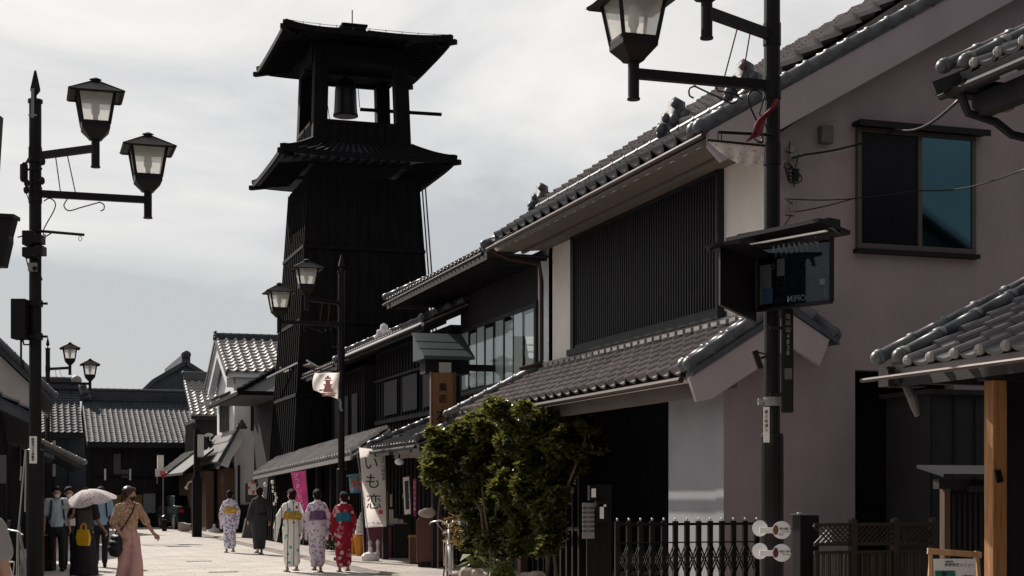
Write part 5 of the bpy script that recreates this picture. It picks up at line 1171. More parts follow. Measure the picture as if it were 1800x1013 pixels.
# soft-serve cone displays
def cone(name,label,px,py,D,sw,h=1.08):
    r=thing(name,label,'display cone',(*at_d(px,py,D).xy,.045)); 
    q=MB(); q.tube([(0,0,0),(0,0,.42)],[.10,.165],20); q.tube([(0,0,.42),(0,0,.47)],[.185,.185],20)
    for k in range(10):
        a=k*PI/5; q.bar((.105*math.cos(a),.105*math.sin(a),.0),(.172*math.cos(a),.172*math.sin(a),.41),.012,.012)
    part(q,'wafer_cone',mat('orange_wafer',(.62,.25,.03),.5,.12,8),r,local=True)
    q=MB()
    for i,(rr,z) in enumerate(((.175,.53),(.15,.63),(.12,.73),(.085,.82))): q.ell((.01*(-1)**i,0,z),rr,rr,.068,18,8)
    q.tube([(0,0,.85),(0,0,.93),(.01,0,1.0),(.03,0,1.05)],[.06,.035,.02,.006],10); part(q,'cream_swirl',sw,r,local=True,smooth=True); return r
cone('soft_serve_display','giant soft-serve cone display with white cream, beside the white banner base',634,976,36.3,'vwhite')
cone('soft_serve_display','giant soft-serve cone display with purple cream, half hidden by the red kimono',622,974,37.2,mat('purple_cream',(.13,.09,.28),.4,.1))
# counter with maroon cover
p=at_d(667,982,35.0)
ct=thing('shop_counter','shop counter with a maroon cloth printed with pale bottles, behind the white banner','counter',(p.x,p.y,.045),-TH)
q=MB(); q.bx(-.30,.28,0,.6,0,.72); part(q,'cloth_front',mat('maroon_cloth',(.13,.035,.065),.8,.15),ct,local=True,bevel=.01)
q=MB()
for x in (-.22,-.04,.14): q.tube([(x,-.008,.02),(x,-.008,.12),(x,-.008,.24),(x,-.008,.36),(x,-.008,.42)],[.045,.05,.025,.045,.015],8)
q.xf(Matrix.Diagonal((1,.2,1,1))); part(q,'pale_bottle_print','kura',ct,local=True)
q=MB(); q.bx(-.34,.34,-.03,.65,.74,.78); part(q,'top',mat('blue_board',(.05,.16,.22),.5,.1),ct,local=True)
q=MB(); q.bx(.30,.72,.0,.6,0,.98); part(q,'black_side','dark',ct,local=True)
p=at_d(697,905,34.2)
dsp=thing('counter_display','small shelf of pale packets and price cards on the shop counter','display',(p.x,p.y,.86),-TH)
q=MB(); 
for (x,z,w_,h_) in ((-.12,.0,.10,.30),(-.02,.0,.1,.10),(.1,.0,.1,.08),(-.12,.36,.05,.28),(.16,.55,.06,.10)): q=MB(); q.bx(x-w_/2,x+w_/2,0,.05,z,z+h_); part(q,'packet','stone',dsp,local=True)
q=MB(); q.bx(-.2,.22,-.02,.15,-.02,0); q.tube([(-.2,0,0),(-.2,0,.7)],.008,5); part(q,'stand','grey',dsp,local=True)
# hanging scroll and strip
sc_=thing('hanging_scroll','white hanging scroll with a dark ink picture in front of the dark lattice shopfront','scroll',at_d(715,906,32.2),-TH)
q=MB(); o=(715,906,32.2); q.prism([pxpt(708,840,*o),pxpt(719,838,*o),pxpt(722,903,*o),pxpt(711,905,*o)],(0,.01,0)); part(q,'paper','vwhite',sc_,local=True)
q=MB(); q.prism([pxpt(711,846,*o,d=-.006),pxpt(718,845,*o,d=-.006),pxpt(719.5,895,*o,d=-.006),pxpt(713,896,*o,d=-.006)],(0,.004,0)); part(q,'ink_picture',cloth('ink_print',(.06,.05,.06),(.35,.32,.33),10,.3),sc_,local=True)
q=MB(); q.tube([pxpt(707,839,*o),pxpt(720,837,*o)],.01,6); q.tube([pxpt(710,906,*o),pxpt(723,904,*o)],.01,6); part(q,'rods','woodb',sc_,local=True)
st=thing('magenta_strip','narrow magenta cloth strip hanging right of the white scroll','banner',at_d(730,910,32.0),-TH)
o=(730,910,32.0); q=sheet([pxpt(726,842,*o),pxpt(732,842,*o),pxpt(732,908,*o),pxpt(727,908,*o)],4,20,lambda a,b: Vector((0,.015*math.sin(b*12+a*3),0)),.006); part(q,'cloth','magm' if False else MATS['magenta_cloth'],st,local=True,smooth=True)
for i in range(6): text('いもソフト★'[i],.07,st,'vwhite',pxpt(729,848+i*9.5,*o,d=-.025),depth=.003)
sl2=thing('shop_eave_lamp','round pale lamp under the low awning beside the lit beam','lamp',at_d(702,812,31.5)); q=MB(); q.ell((0,0,0),.10,.10,.07,14,8); part(q,'globe','kura',sl2,local=True,smooth=True); q=MB(); q.tube([(0,0,.06),(0,0,.2)],.02,8); part(q,'stem','iron',sl2,local=True)
# maroon box cabinet
p=at_d(761,1001,30.6)
mc=thing('maroon_cabinet','tall dark maroon metal cabinet with rounded top edges and a stone on top','cabinet',(p.x,p.y,.045),-TH)
q=MB(); hw=.33; q.prism([(-hw,0,.10),(hw,0,.10),(hw,0,.93),(hw-.05,0,.99),(hw-.12,0,1.01),(-hw+.12,0,1.01),(-hw+.05,0,.99),(-hw,0,.93)],(0,.5,0)); cbx=part(q,'body',mat('maroon_metal',(.085,.022,.02),.35,.15,4,.05,60,metal=.1,spec=.5),mc,local=True,bevel=.02)
q=MB(); q.bx(-hw+.03,hw-.03,.03,.47,0,.10); part(q,'plinth','dark',mc,local=True)
q=MB(); q.bx(-hw+.06,hw-.06,-.012,-.0,.16,.9); part(q,'door',MATS['maroon_metal'],cbx,local=True,bevel=.006)
so_=thing('stone','rough beige stone resting on top of the maroon cabinet','stone',(*at_d(752,914,30.3).xy,1.058)); 
q=MB(); q.ell((0,0,.07),.19,.12,.10,14,8); q.v=[v+v.normalized()*.03*noise.noise(v*9) for v in q.v]; part(q,'body','stone',so_,local=True)
dv=thing('driftwood_pole','pale bent wooden pole standing behind the maroon cabinet','pole',(*at_d(772,1000,30.0).xy,.04)); a=Vector(dv.location)
q=MB(); q.tube([at_d(770,1000,30),at_d(770,912,30),at_d(773,880,30),at_d(775,872,30),at_d(772,862,30)],.02,8); part(q,'pole','bark',dv)
wbx=thing('wooden_crate','small orange-lit wooden crate stand left of the maroon cabinet','crate',(*at_d(727,990,32.0).xy,.045),-TH)
q=MB(); q.bx(-.10,.12,0,.2,.0,.55); part(q,'box','woodb',wbx,local=True); q=MB(); q.bx(-.12,.14,-.02,.22,.55,.6); q.bx(-.1,-.07,-.015,0,0,.55); q.bx(.09,.12,-.015,0,0,.55); part(q,'trim','woodo',wbx,local=True)
# garland of white balls and shop clutter
gl=thing('ball_garland','hanging garland of white paper balls in the dark shopfront','garland',at_d(484,890,42))
q=MB(); a=at_d(484,890,42)
for (x,y,r_) in ((466,852,4),(479,848,4),(480,857,2.6),(480,864,2.6),(484,869,3),(486,875,3),(485,881,3),(482,886,3),(462,866,2.5),(462,873,2.5)): q.ell(at_d(x,y,42),r_*42/F*.8,r_*42/F*.8,r_*42/F,10,8)
part(q,'paper_beads','vwhite',gl,smooth=True); q=MB(); q.tube([at_d(479,835,42),at_d(480,864,42),at_d(486,875,42),at_d(481,890,42)],.008,5); part(q,'string','iron',gl)
sn_=thing('small_flag','small white and red poster at the corner of the open shopfront','poster',at_d(443,870,47),-TH); q=MB(); q.bx(-.12,.12,0,.02,0,.38); part(q,'sheet',cloth('poster_print',(.55,.5,.5),(.45,.05,.08),9,.4),sn_,local=True)
q=MB(); q.tube([(0,.03,-.9),(0,.03,.45)],.015,6); part(q,'stick','iron',sn_,local=True)
kb=thing('a_frame_board','grey folding board standing behind the man in dark kimono','sign board',(*at_g(432,948).xy,.045),-TH); q=MB(); q.prism([(-.12,0,0),(.25,0,0),(.25,.1,.62),(-.0,.1,.62)],(0,.03,0)); part(q,'panel','boxg',kb,local=True); q=MB(); q.bar((-.13,0,0),(-.02,.1,.64),.03,.03); q.bar((.26,0,0),(.26,.1,.64),.03,.03); q.bar((-.02,.1,.64),(.26,.1,.64),.03,.03); part(q,'frame','kura',kb,local=True)
yb=thing('yellow_basket','yellow-green basket on the pavement beside the dark shopfront','basket',(*at_g(471,952).xy,.045)); q=MB(); q.tube([(0,0,0),(0,0,.22)],[.15,.19],14); q.tube([(0,0,.22),(0,0,.25)],[.2,.2],14); part(q,'tub',mat('yellow_green',(.28,.30,.03),.5,.15),yb,local=True)
bs=thing('flag_stand','round white banner base on the pavement by the far wooden front','base',(*at_g(377,937).xy,.045)); q=MB(); q.tube([(0,0,0),(0,0,.08),(0,0,.14),(0,0,.30)],[.32,.28,.08,.05],16); part(q,'base','kura',bs,local=True)
lw=thing('low_stone_wall','low pale stone planter wall with curved top at the far corner','wall',(*at_g(328,935).xy,0),-TH)
o=(328,935,58); q=MB(); q.prism([pxpt(312,933,*o),pxpt(338,936,*o),pxpt(343,937,*o),pxpt(343,928,*o),pxpt(335,927,*o),pxpt(334,921,*o),pxpt(325,920,*o),pxpt(320,918,*o),pxpt(312,918,*o)],(0,.5,0)); q.v=[v+Vector((0,0,-.0)) for v in q.v]; part(q,'wall','stone',lw,local=True)
ss=thing('stop_sign','red inverted triangle stop sign at the end of the street','traffic sign',at_d(287,843,66),-TH)
o=(287,843,66); q=MB(); q.prism([pxpt(279,828,*o),pxpt(295,828,*o),pxpt(287,843,*o)],(0,.03,0)); part(q,'plate','red',ss,local=True,bevel=.02); text('止まれ',.13,ss,'vwhite',pxpt(287,832,*o,d=-.012),depth=.003)
q=MB(); q.tube([pxpt(287,828,*o,d=.05),pxpt(287,930,*o,d=.05)],.03,8); part(q,'pole','grey',ss,local=True)
ws_=thing('small_white_sign','small white rectangular sign left of the red triangle','sign',at_d(276,838,66.5),-TH); q=MB(); q.bx(-.08,.10,0,.03,0,.33); part(q,'plate','kura',ws_,local=True); q=MB(); q.bx(-.02,.02,.03,.06,-.3,.33); part(q,'bracket','grey',ws_,local=True)
bo=thing('bollard','black bollard in front of the parked car at the street end','bollard',(*at_g(289,934).xy,0)); q=MB(); q.tube([(0,0,0),(0,0,.55),(0,0,.57),(0,0,.60),(0,0,.66)],[.10,.09,.11,.11,.02],12); part(q,'post','iron',bo,local=True); q=MB(); q.tube([(0,0,.46),(0,0,.49)],.095,12); part(q,'band','grey',bo,local=True)
hc=thing('wall_lamp','pale curved bracket lamp above the brown wooden fronts','lamp',at_d(333,858,60)); q=MB(); a=at_d(333,858,60); q.tube([at_d(341,848,60),at_d(336,846,60),at_d(331,849,60),at_d(328,856,60)],.035,8); q.ell(at_d(328,858,60),.07,.07,.06); part(q,'lamp','kura',hc,smooth=True)
hl=thing('white_fan_sign','white fan-shaped sign under the storehouse pent roof','sign',at_d(366,768,63),-TH); o=(366,768,63); q=MB(); q.prism([pxpt(358,766,*o),pxpt(361,763,*o),pxpt(366,761,*o),pxpt(371,762,*o),pxpt(375,765,*o),pxpt(369,769,*o),pxpt(363,769,*o)],(0,.06,0)); part(q,'fan','vwhite',hl,local=True)
q=MB(); q.bar(pxpt(366,768,*o,d=.1),pxpt(372,790,*o,d=.1),.3,.1); 
for k in range(5): q.bar(pxpt(363+k*2.2,772+k,*o,d=.02),pxpt(370+k*2.2,786-k,*o,d=.02),.03,.03)
part(q,'bracket','iron',hl,local=True)
# parked car at the end, seen from behind
pc=at_g(303,934); car=thing('parked_car','dark green car parked at the street end beside the stone planter','car',(pc.x+1.0,pc.y+4.5,0),R(8))
q=MB(); sec=[(-1.9,.35,.75),(-1.85,.3,.95),(-.9,.3,1.02),(-.5,.3,1.42),(.7,.3,1.46),(1.25,.3,1.05),(1.95,.3,.9),(2.0,.35,.6)]
rings=[]
for y,z0,z1 in sec:
    hw=.80; top=.62 if z1>1.2 else .74
    rings.append([Vector((-hw,y,z0)),Vector((-hw-.02,y,.7)),Vector((-hw+.03,y,min(z1,.95))),Vector((-top,y,z1)),Vector((top,y,z1)),Vector((hw-.03,y,min(z1,.95))),Vector((hw+.02,y,.7)),Vector((hw,y,z0))])
q.loft(rings); cbo=part(q,'body',mat('dark_green_paint',(.008,.018,.02),.3,.1,3,spec=.4),car,local=True,bevel=.03)
q=MB(); q.prism([(-.6,-.93,1.03),(.6,-.93,1.03),(.54,-.52,1.40),(-.54,-.52,1.40)],(0,-.02,0)); q.bx(-.785,-.775,-.35,.9,.98,1.32); q.bx(.775,.785,-.35,.9,.98,1.32); part(q,'window','dglass',cbo,local=True)
for x in (-.75,.75):
    for y in (-1.25,1.3): q=MB(); q.tube([(x-.09,y,.31),(x+.09,y,.31)],.31,20); wq=part(q,'wheel','rubber',car,local=True); q=MB(); q.tube([(x-.095,y,.31),(x+.095,y,.31)],.18,14); part(q,'rim','silver',wq,local=True)
for x in (-.66,.66): q=MB(); q.bx(x-.1,x+.1,-1.90,-1.86,.72,.86); part(q,'tail_light','red',car,local=True)
q=MB(); q.bx(-.22,.22,-1.91,-1.88,.5,.62); part(q,'number_plate','vwhite',car,local=True)
# ---- bicycles
def bicycle(name,label,loc,rz,fm,basket=False,s=1.0):
    r=thing(name,label,'bicycle',loc,rz); r.scale=(s,s,s)
    def wheel(y,nm='wheel'):
        q=MB(); q.tube([(0,y+.325*math.cos(a),.33+.325*math.sin(a)) for a in [i*2*PI/32 for i in range(33)]],.017,8,False); w_=part(q,nm,'rubber',r,local=True,smooth=True)
        q=MB(); q.tube([(0,y+.305*math.cos(a),.33+.305*math.sin(a)) for a in [i*2*PI/32 for i in range(33)]],.011,6,False); q.tube([(-.04,y,.33),(.04,y,.33)],.02,8)
        for i in range(14): a=i*2*PI/14; q.tube([(0,y,.33),(0,y+.3*math.cos(a),.33+.3*math.sin(a))],.0022,4)
        part(q,'rim','silver',w_,local=True)
        q=MB(); vs=[]
        P=[Vector((0,y+.355*math.cos(a),.33+.355*math.sin(a))) for a in [R(-10)+i*R(180)/14 for i in range(15)]]
        q.loft([[p+Vector((-.028,0,0))*1,p+Vector((0,0,0))+(p-Vector((0,y,.33))).normalized()*.012,p+Vector((.028,0,0))] for p in P],False,False); part(q,'mudguard','silver',w_,local=True,smooth=True)
    wheel(-.53); wheel(.53)
    q=MB()
    for a,b,rr in (((0,-.53,.33),(0,-.12,.30),.011),((0,-.12,.30),(0,-.28,.78),.016),((0,-.12,.30),(0,.36,.78),.019),((0,-.2,.52),(0,.36,.86),.015),((0,.34,.92),(0,.40,.68),.02)): q.tube([a,b],rr,8)
    for sx in (-.05,.05): q.tube([(sx,-.53,.33),(sx*.4,-.26,.74)],.009,6); q.tube([(sx,.53,.33),(sx,.41,.68),(0,.40,.70)],.012,6)
    part(q,'frame',fm,r,local=True,smooth=True)
    q=MB(); q.tube([(0,.36,.88),(0,.33,1.0)],.013,8); q.tube([(-.29,.10,1.0),(-.27,.2,1.03),(-.14,.33,1.06),(0,.35,1.0),(.14,.33,1.06),(.27,.2,1.03),(.29,.10,1.0)],.011,8); hbq=part(q,'handlebar','silver',r,local=True,smooth=True)
    q=MB(); 
    for sx in (-1,1): q.tube([(sx*.29,.11,1.0),(sx*.29,.0,.985)],.017,8)
    part(q,'grips','rubber',hbq,local=True)
    q=MB(); q.ell((-.16,.42,1.02),.03,.02,.03); q.tube([(-.2,.3,1.04),(-.1,.42,.9),(0,.44,.7)],.004,4); q.tube([(.2,.3,1.04),(.08,.42,.88),(0,.44,.72)],.004,4); part(q,'bell_and_cables','silver',hbq,local=True)
    q=MB(); q.ell((0,-.30,.84),.09,.13,.04,14,8); q.tube([(0,-.28,.78),(0,-.29,.83)],.012,8); part(q,'saddle','rubber',r,local=True,smooth=True)
    q=MB(); q.tube([(-.02,-.12,.30),(.02,-.12,.30)],.09,16); q.bar((.06,-.12,.30),(.08,-.02,.17),.02,.02); q.bx(.06,.15,-.05,.02,.15,.17); q.bar((-.06,-.12,.30),(-.08,-.22,.43),.02,.02); q.bx(-.15,-.06,-.26,-.19,.42,.44); part(q,'crank_set','iron',r,local=True)
    q=MB(); q.bx(-.06,.06,-.75,-.4,.70,.715); q.tube([(-.06,-.53,.34),(-.06,-.72,.7)],.006,5); q.tube([(.06,-.53,.34),(.06,-.72,.7)],.006,5); part(q,'rear_rack','silver',r,local=True)
    return r
p=at_d(789,1000,23.6); bicycle('parked_bicycle','silver city bicycle with swept handlebars parked in front of the maroon cabinet',(p.x-.02,p.y-.05,.045),PI+R(-14),mat('champagne_paint',(.50,.42,.33),.35,.1,3,metal=.4))
p=at_d(40,1000,18.0); bicycle('parked_bicycle','dark bicycle in deep shade against the near left lamp post',(p.x-.28,p.y+.2,.02),R(10),'iron')
cf=thing('folded_parasol_stand','tall thin silver poles leaning beside the near left lamp post','pole',(*at_d(45,1000,19.5).xy,0))
q=MB(); 
for a,b in (((45,790),(33,925)),((46,790),(44,900)),((38,820),(36,845)),((33,925),(52,1040)),((32,930),(30,1040))): q.tube([at_d(*a,19.5),at_d(*b,19.5)],.010 if b[1]<950 else .018,6)
part(q,'poles','silver',cf)
rbx=thing('red_box','dark red box with small plants by the left wall behind the lamp post','box',(*at_d(82,1000,30).xy,0),-TH)
q=MB(); o=(82,955,30); q.bx(-.13,.10,0,.3,.35,.70); part(q,'box',mat('dark_red',(.10,.01,.01),.6,.1),rbx,local=True)
q=MB(); q.bx(-.13,.1,.0,.3,0,.35); part(q,'stand','dark',rbx,local=True)
# ================= PEOPLE =================
def ring_loft(rows,n=28):
    """rows: (z, rx, ry, cx, cy)"""
    rings=[]
    for (z,rx,ry,cx_,cy_) in rows: rings.append([Vector((cx_+rx*math.cos(2*PI*j/n),cy_+ry*math.sin(2*PI*j/n),z)) for j in range(n)])
    return MB().loft(rings)
def hand(q,w,d,side,curl=.5,palm=(0,1,0)):
    """w wrist, d direction of the fingers; palm = direction the palm faces; side = +1/-1 puts the thumb"""
    w=Vector(w);d=Vector(d).normalized();p=Vector(palm); p=(p-d*p.dot(d)).normalized(); a=d.cross(p)*side
    c=w+d*.045
    q.cap(w-d*.01,.024,c,.030,8); q.cap(w+d*.03-a*.018,.018,w+d*.085-a*.024,.017,8); q.cap(w+d*.03+a*.018,.018,w+d*.085+a*.024,.017,8); q.cap(w+d*.04,.019,w+d*.085,.018,8)
    for i,(o,l) in enumerate(((.030,.062),(.010,.072),(-.010,.068),(-.030,.052))):
        b=w+d*.088+a*o; m=b+(d*math.cos(curl*.6)+p*math.sin(curl*.6))*l*.5; t=m+(d*math.cos(curl*1.5)+p*math.sin(curl*1.5))*l*.5
        q.cap(b,.0092,m,.0085,8); q.cap(m,.0085,t,.0075,8)
    b=w+d*.03+a*.028; m=b+(d*.7+a*.6+p*.25).normalized()*.032; q.cap(b,.011,m,.0095,8); q.cap(m,.0095,m+(d*.9+a*.15+p*.35).normalized()*.028,.008,8)
def head(q,c,face,s=1.0,chin=True):
    """c centre of head, face = unit direction of the face"""
    f=Vector(face).normalized(); up=Vector((0,0,1)); r=f.cross(up).normalized()
    Rm=Matrix((r,f,up)).transposed()
    def E(x,y,z,a,b,cc): q.ell(Vector(c)+Rm@Vector((x,y,z))*s,a*s,b*s,cc*s,14,10,Rm)
    E(0,-.012,.022,.077,.094,.092); E(0,.018,-.045,.058,.066,.072); E(0,.045,-.088,.03,.026,.022)
    E(0,.092,-.018,.011,.017,.018); E(0,.087,.0,.009,.011,.026); E(0,.078,-.058,.022,.012,.007); E(0,.077,-.068,.018,.011,.007)
    for sx in (-1,1): E(sx*.030,.076,.012,.014,.010,.009); E(sx*.079,-.008,-.010,.010,.020,.032); E(sx*.034,.066,-.03,.022,.018,.02); E(sx*.028,.079,.030,.018,.008,.006)
def figure(name,label,loc,rz,pose,clothes,group=None,cat='person',H=1.62):
    """local frame: faces +Y, feet at z=0, proportions for 1.62 m"""
    global VOXK
    VOXK=1.0 if 'blouse' in label else 1.45
    r=thing(name,label,cat,loc,rz,group); s=H/1.62; r.scale=(s,s,s)
    P=dict(hipL=(-.085,0,.86),hipR=(.085,0,.86),kneeL=(-.085,.02,.46),kneeR=(.085,.02,.46),ankL=(-.08,0,.08),ankR=(.08,0,.08),shL=(-.165,0,1.325),shR=(.165,0,1.325),elL=(-.215,-.01,1.06),elR=(.215,-.01,1.06),wrL=(-.235,.06,.83),wrR=(.235,.06,.83),face=(0,1,0),head=(0,.025,1.495),lean=0.0,curl=.5,hdL=None,hdR=None)
    P.update(pose); V=lambda k: Vector(P[k])
    q=MB()
    q.ell((0,0,.90),.150,.105,.11,16,10); q.cap((0,0,.9),.115,(0,-.005,1.05),.105,12); 
    q.ell((0,0,1.02),.125,.09,.12,16,10); q.ell((0,0,1.20),.145,.10,.14,16,10); q.cap(V('shL')*.7+Vector((0,0,.39)),.045,V('shR')*.7+Vector((0,0,.39)),.045,12); q.cap((0,-.005,1.33),.050,V('head')+Vector((0,-.03,-.05)),.048,12)
    for S_ in 'LR':
        q.cap(V('hip'+S_),.085,V('knee'+S_),.055,12); q.cap(V('knee'+S_),.053,V('ank'+S_)+(V('knee'+S_)-V('ank'+S_))*.62+Vector((0,-.012,0)),.050,12); q.cap(V('knee'+S_)*.45+V('ank'+S_)*.55+Vector((0,-.01,0)),.046,V('ank'+S_),.031,12)
        a=V('ank'+S_); tip=Vector((a.x*1.12,a.y+.15,max(.022,a.z-.06))); q.cap(a+Vector((0,-.02,-.045)),.030,tip,.024,10); q.cap(a+Vector((.012,0,-.03)),.03,tip+Vector((.012,-.03,0)),.024,10)
        for k in range(5): q.cap(tip+Vector((-.022+k*.011,.0,-.004)),.009,tip+Vector((-.024+k*.012,.026-.004*k,-.006)),.007,6)
        q.cap(V('sh'+S_),.043,V('el'+S_),.037,12); q.cap(V('el'+S_),.037,V('wr'+S_),.024,12)
        hd=P['hd'+S_]; d=Vector(hd) if hd else (V('wr'+S_)-V('el'+S_)); hand(q,V('wr'+S_),d,1 if S_=='L' else -1,P['curl'],palm=(1 if S_=='L' else -1,0,0))
    head(q,V('head'),P['face'])
    blob(q,'body','skin',r,.0115 if H!=1.62 else .0095,2)
    clothes(r,P,V)
    return r
def shoes(r,V,m,flat=False):
    for S_ in 'LR':
        a=V('ank'+S_); q=MB()
        if flat: 
            q.bx(a.x-.042,a.x+.05,a.y-.07,a.y+.175,max(0,a.z-.08)-.0,max(0,a.z-.08)+.018); q.cap((a.x,a.y+.12,max(0,a.z-.08)+.03),.008,(a.x+.035,a.y+.04,max(0,a.z-.08)+.05),.006,6)
            part(q,'sandal',m,r,local=True,bevel=.008)
        else:
            q.cap((a.x,a.y-.035,max(.04,a.z-.04)),.042,(a.x*1.1,a.y+.15,max(.03,a.z-.05)),.036,10); q.cap((a.x,a.y-.01,a.z-.02),.042,(a.x,a.y,a.z+.02),.036,10); blob(q,'shoe',m,r,.012,2)
def hair_up(r,V,P,bun=True,side_flower=None,low=False,fl='vwhite'):
    c=V('head'); f=Vector(P['face']); q=MB()
    q.ell(c+Vector((0,0,.040))-f*.024,.092,.104,.094,16,10); q.ell(c-f*.055+Vector((0,0,-.018)),.076,.060,.078,14,8)
    if bun: q.ell(c-f*.105+Vector((0,0,.045 if not low else -.03)),.062,.055,.055,12,8); q.ell(c-f*.085+Vector((.025,0,.07 if not low else 0)),.032,.032,.03,10,8)
    h=blob(q,'hair','hair',r,.011,1,.006,20)
    if side_flower:
        q=MB(); x,z=side_flower
        for k in range(6): a=k*PI/3; q.ell(c+Vector((x,0,z))-f*.06+Vector((0,math.cos(a)*.022,math.sin(a)*.022)),.014,.02,.02,8,6)
        part(q,'hair_flower',fl,h,local=True,smooth=True)
def kimono(mk,obi,knot=True,shoe='ink',hair=dict(),bow=None,hem=.11,man=False):
    def f(r,P,V):
        w=1.0 if not man else 1.08
        q=ring_loft([(hem,.125*w,.13,0,.0),(hem+.12,.135*w,.13,0,.0),(.45,.158*w,.14,0,.005),(.70,.178*w,.145,0,0),(.86,.185*w,.148,0,-.005),(1.0,.160*w,.132,0,0),(1.12,.158*w,.128,0,0),(1.24,.175*w,.128,0,0),(1.31,.165*w,.105,0,-.005),(1.355,.10*w,.08,0,-.015),(1.39,.062,.062,0,-.03)])
        for S_ in 'LR':
            sx=-1 if S_=='L' else 1; e=V('el'+S_); wr=V('wr'+S_); sh_=V('sh'+S_)
            q.cap(sh_*.8+Vector((0,0,.26)),.07,sh_+Vector((sx*.012,0,-.03)),.072,12) if False else q.cap(sh_,.066,e,.064,12); q.cap(e,.064,e.lerp(wr,.85),.060,12)
            if not man:
                a=e.lerp(wr,.05); b=e.lerp(wr,.9); dn=Vector((sx*.01,-.01,-.24))
                for t in (0,.33,.66,1): q.cap(a.lerp(b,t),.036,a.lerp(b,t)+dn*(1 if t>0 else .8),.030,10)
        q.cap(V('shL'),.066,V('shR'),.066,12)
        # stride: a foot pushes the hem
        for S_ in 'LR': q.cap(V('knee'+S_),.085,Vector((V('ank'+S_).x,V('ank'+S_).y*.75,hem+.09)),.085,12)
        k=blob(q,'kimono',mk,r,.013,2,.013,6)
        q=MB(); q.join(ring_loft([(1.375,.068,.062,0,-.03),(1.40,.060,.056,0,-.028),(1.41,.052,.05,0,-.025)],20)); part(q,'collar','kura' if not man else 'ink',k,local=True,smooth=True)
        z0,z1=(1.03,1.19) if not man else (.93,1.0)
        q=ring_loft([(z0,.172*w,.145,0,-.002),(z0+.01,.176*w,.149,0,-.002),(z1-.01,.170*w,.144,0,-.002),(z1,.166*w,.140,0,-.002)],32); ob=part(q,'obi',obi,r,local=True,smooth=True)
        if knot:
            q=MB()
            if bow=='wide':
                q.cap((-.10,-.165,1.12),.055,(.10,-.165,1.12),.055,12); q.cap((-.12,-.17,1.10),.05,(-.03,-.19,1.14),.03,10); q.cap((.12,-.17,1.10),.05,(.03,-.19,1.14),.03,10); q.ell((0,-.205,1.13),.03,.02,.04)
            elif bow=='flat': q.cap((-.09,-.155,1.12),.045,(.09,-.155,1.12),.045,12); q.cap((-.08,-.16,1.19),.02,(.08,-.16,1.19),.02,8); q.cap((-.07,-.16,1.05),.03,(.07,-.16,1.05),.03,8)
            else: q.cap((-.05,-.16,1.12),.03,(.05,-.16,1.12),.03,10)
            q.v=[Vector((v.x,v.y,v.z)) for v in q.v]; blob(q,'obi_knot',obi,ob,.011,1,.006,14)
        shoes(r,V,shoe,True)
        hair_up(r,V,P,**hair)
    return f
KW=dict(shL=(-.128,0,1.295),shR=(.128,0,1.295),wrL=(-.20,.16,.86),wrR=(.20,.16,.86),elL=(-.215,-.01,1.07),elR=(.215,-.01,1.07))
def kp(**k): d=dict(KW); d.update(k); return d
def g2(px,py,z=0.0): p=at_g(px,py); return (p.x,p.y,z)
# view-facing walk direction: straight up the street
obi_y=mat('mustard_obi',(.55,.30,.04),.6,.3,9,col2=(.7,.42,.08)); obi_g=mat('gold_obi',(.38,.23,.03),.55,.3,9); obi_p=mat('plum_obi',(.13,.055,.15),.6,.25,9); obi_t=mat('teal_obi',(.012,.11,.17),.6,.25,9)
km1=cloth('white_violet_print',(.78,.76,.82),(.24,.20,.42),15,.40,(.40,.36,.55)); km3=cloth('white_teal_print',(.84,.82,.78),(.10,.45,.45),7,.22,(.30,.03,.07),stripe=(.03,.03,.05),sscale=9)
km4=cloth('lavender_print',(.70,.62,.70),(.38,.28,.43),12,.32,(.26,.2,.33)); km5=cloth('crimson_print',(.30,.015,.03),(.60,.42,.42),8.5,.36,(.42,.10,.12)); km2=mat('dark_navy_cloth',(.028,.028,.036),.85,.2,6)
GK='people in kimono walking up the street'
step=dict(ankL=(-.07,.10,.08),ankR=(.07,-.10,.11),kneeL=(-.08,.07,.46),kneeR=(.08,.01,.45))
step2=dict(ankL=(-.07,-.11,.12),ankR=(.07,.10,.08),kneeL=(-.08,.01,.45),kneeR=(.08,.07,.46))
figure('person','person in a white and violet kimono with mustard sash, leftmost kimono walker',g2(404,972),R(2),kp(**step,face=(.2,.98,0)),kimono(km1,obi_y,True,'ink',dict(bun=True,low=True),'wide'),GK,H=1.60)
figure('person','person in a plain dark navy kimono seen from behind, short dark hair',g2(456,975),R(4),kp(**step2,wrL=(-.25,.06,.82),wrR=(.25,.04,.82)),kimono(km2,'ink',False,'ink',dict(bun=False),None,hem=.13,man=True),GK,H=1.68)
figure('person','person in a white kimono with dark stripes, teal flowers and a gold sash',g2(513,1006),R(3),kp(**step,elL=(-.26,.0,1.08),wrL=(-.30,.08,.84)),kimono(km3,obi_g,True,'woodb',dict(bun=True,side_flower=(-.07,.02),fl=mat('pink_flower',(.6,.25,.25),.7,.1)),'wide'),GK,H=1.60)
figure('person','person in a lavender kimono with a plum sash, middle of the three walking abreast',g2(558,1006),R(-3),kp(**step2),kimono(km4,obi_p,True,'ink',dict(bun=True),'flat'),GK,H=1.60)
figure('person','person in a crimson kimono with white flowers and a teal sash',g2(604,1006),R(-4),kp(**step,wrR=(.18,.2,.93),face=(-.35,.94,0)),kimono(km5,obi_t,True,'ink',dict(bun=True,side_flower=(.08,.0),fl=mat('cream_flower',(.6,.45,.3),.7,.1)),'flat'),GK,H=1.55)
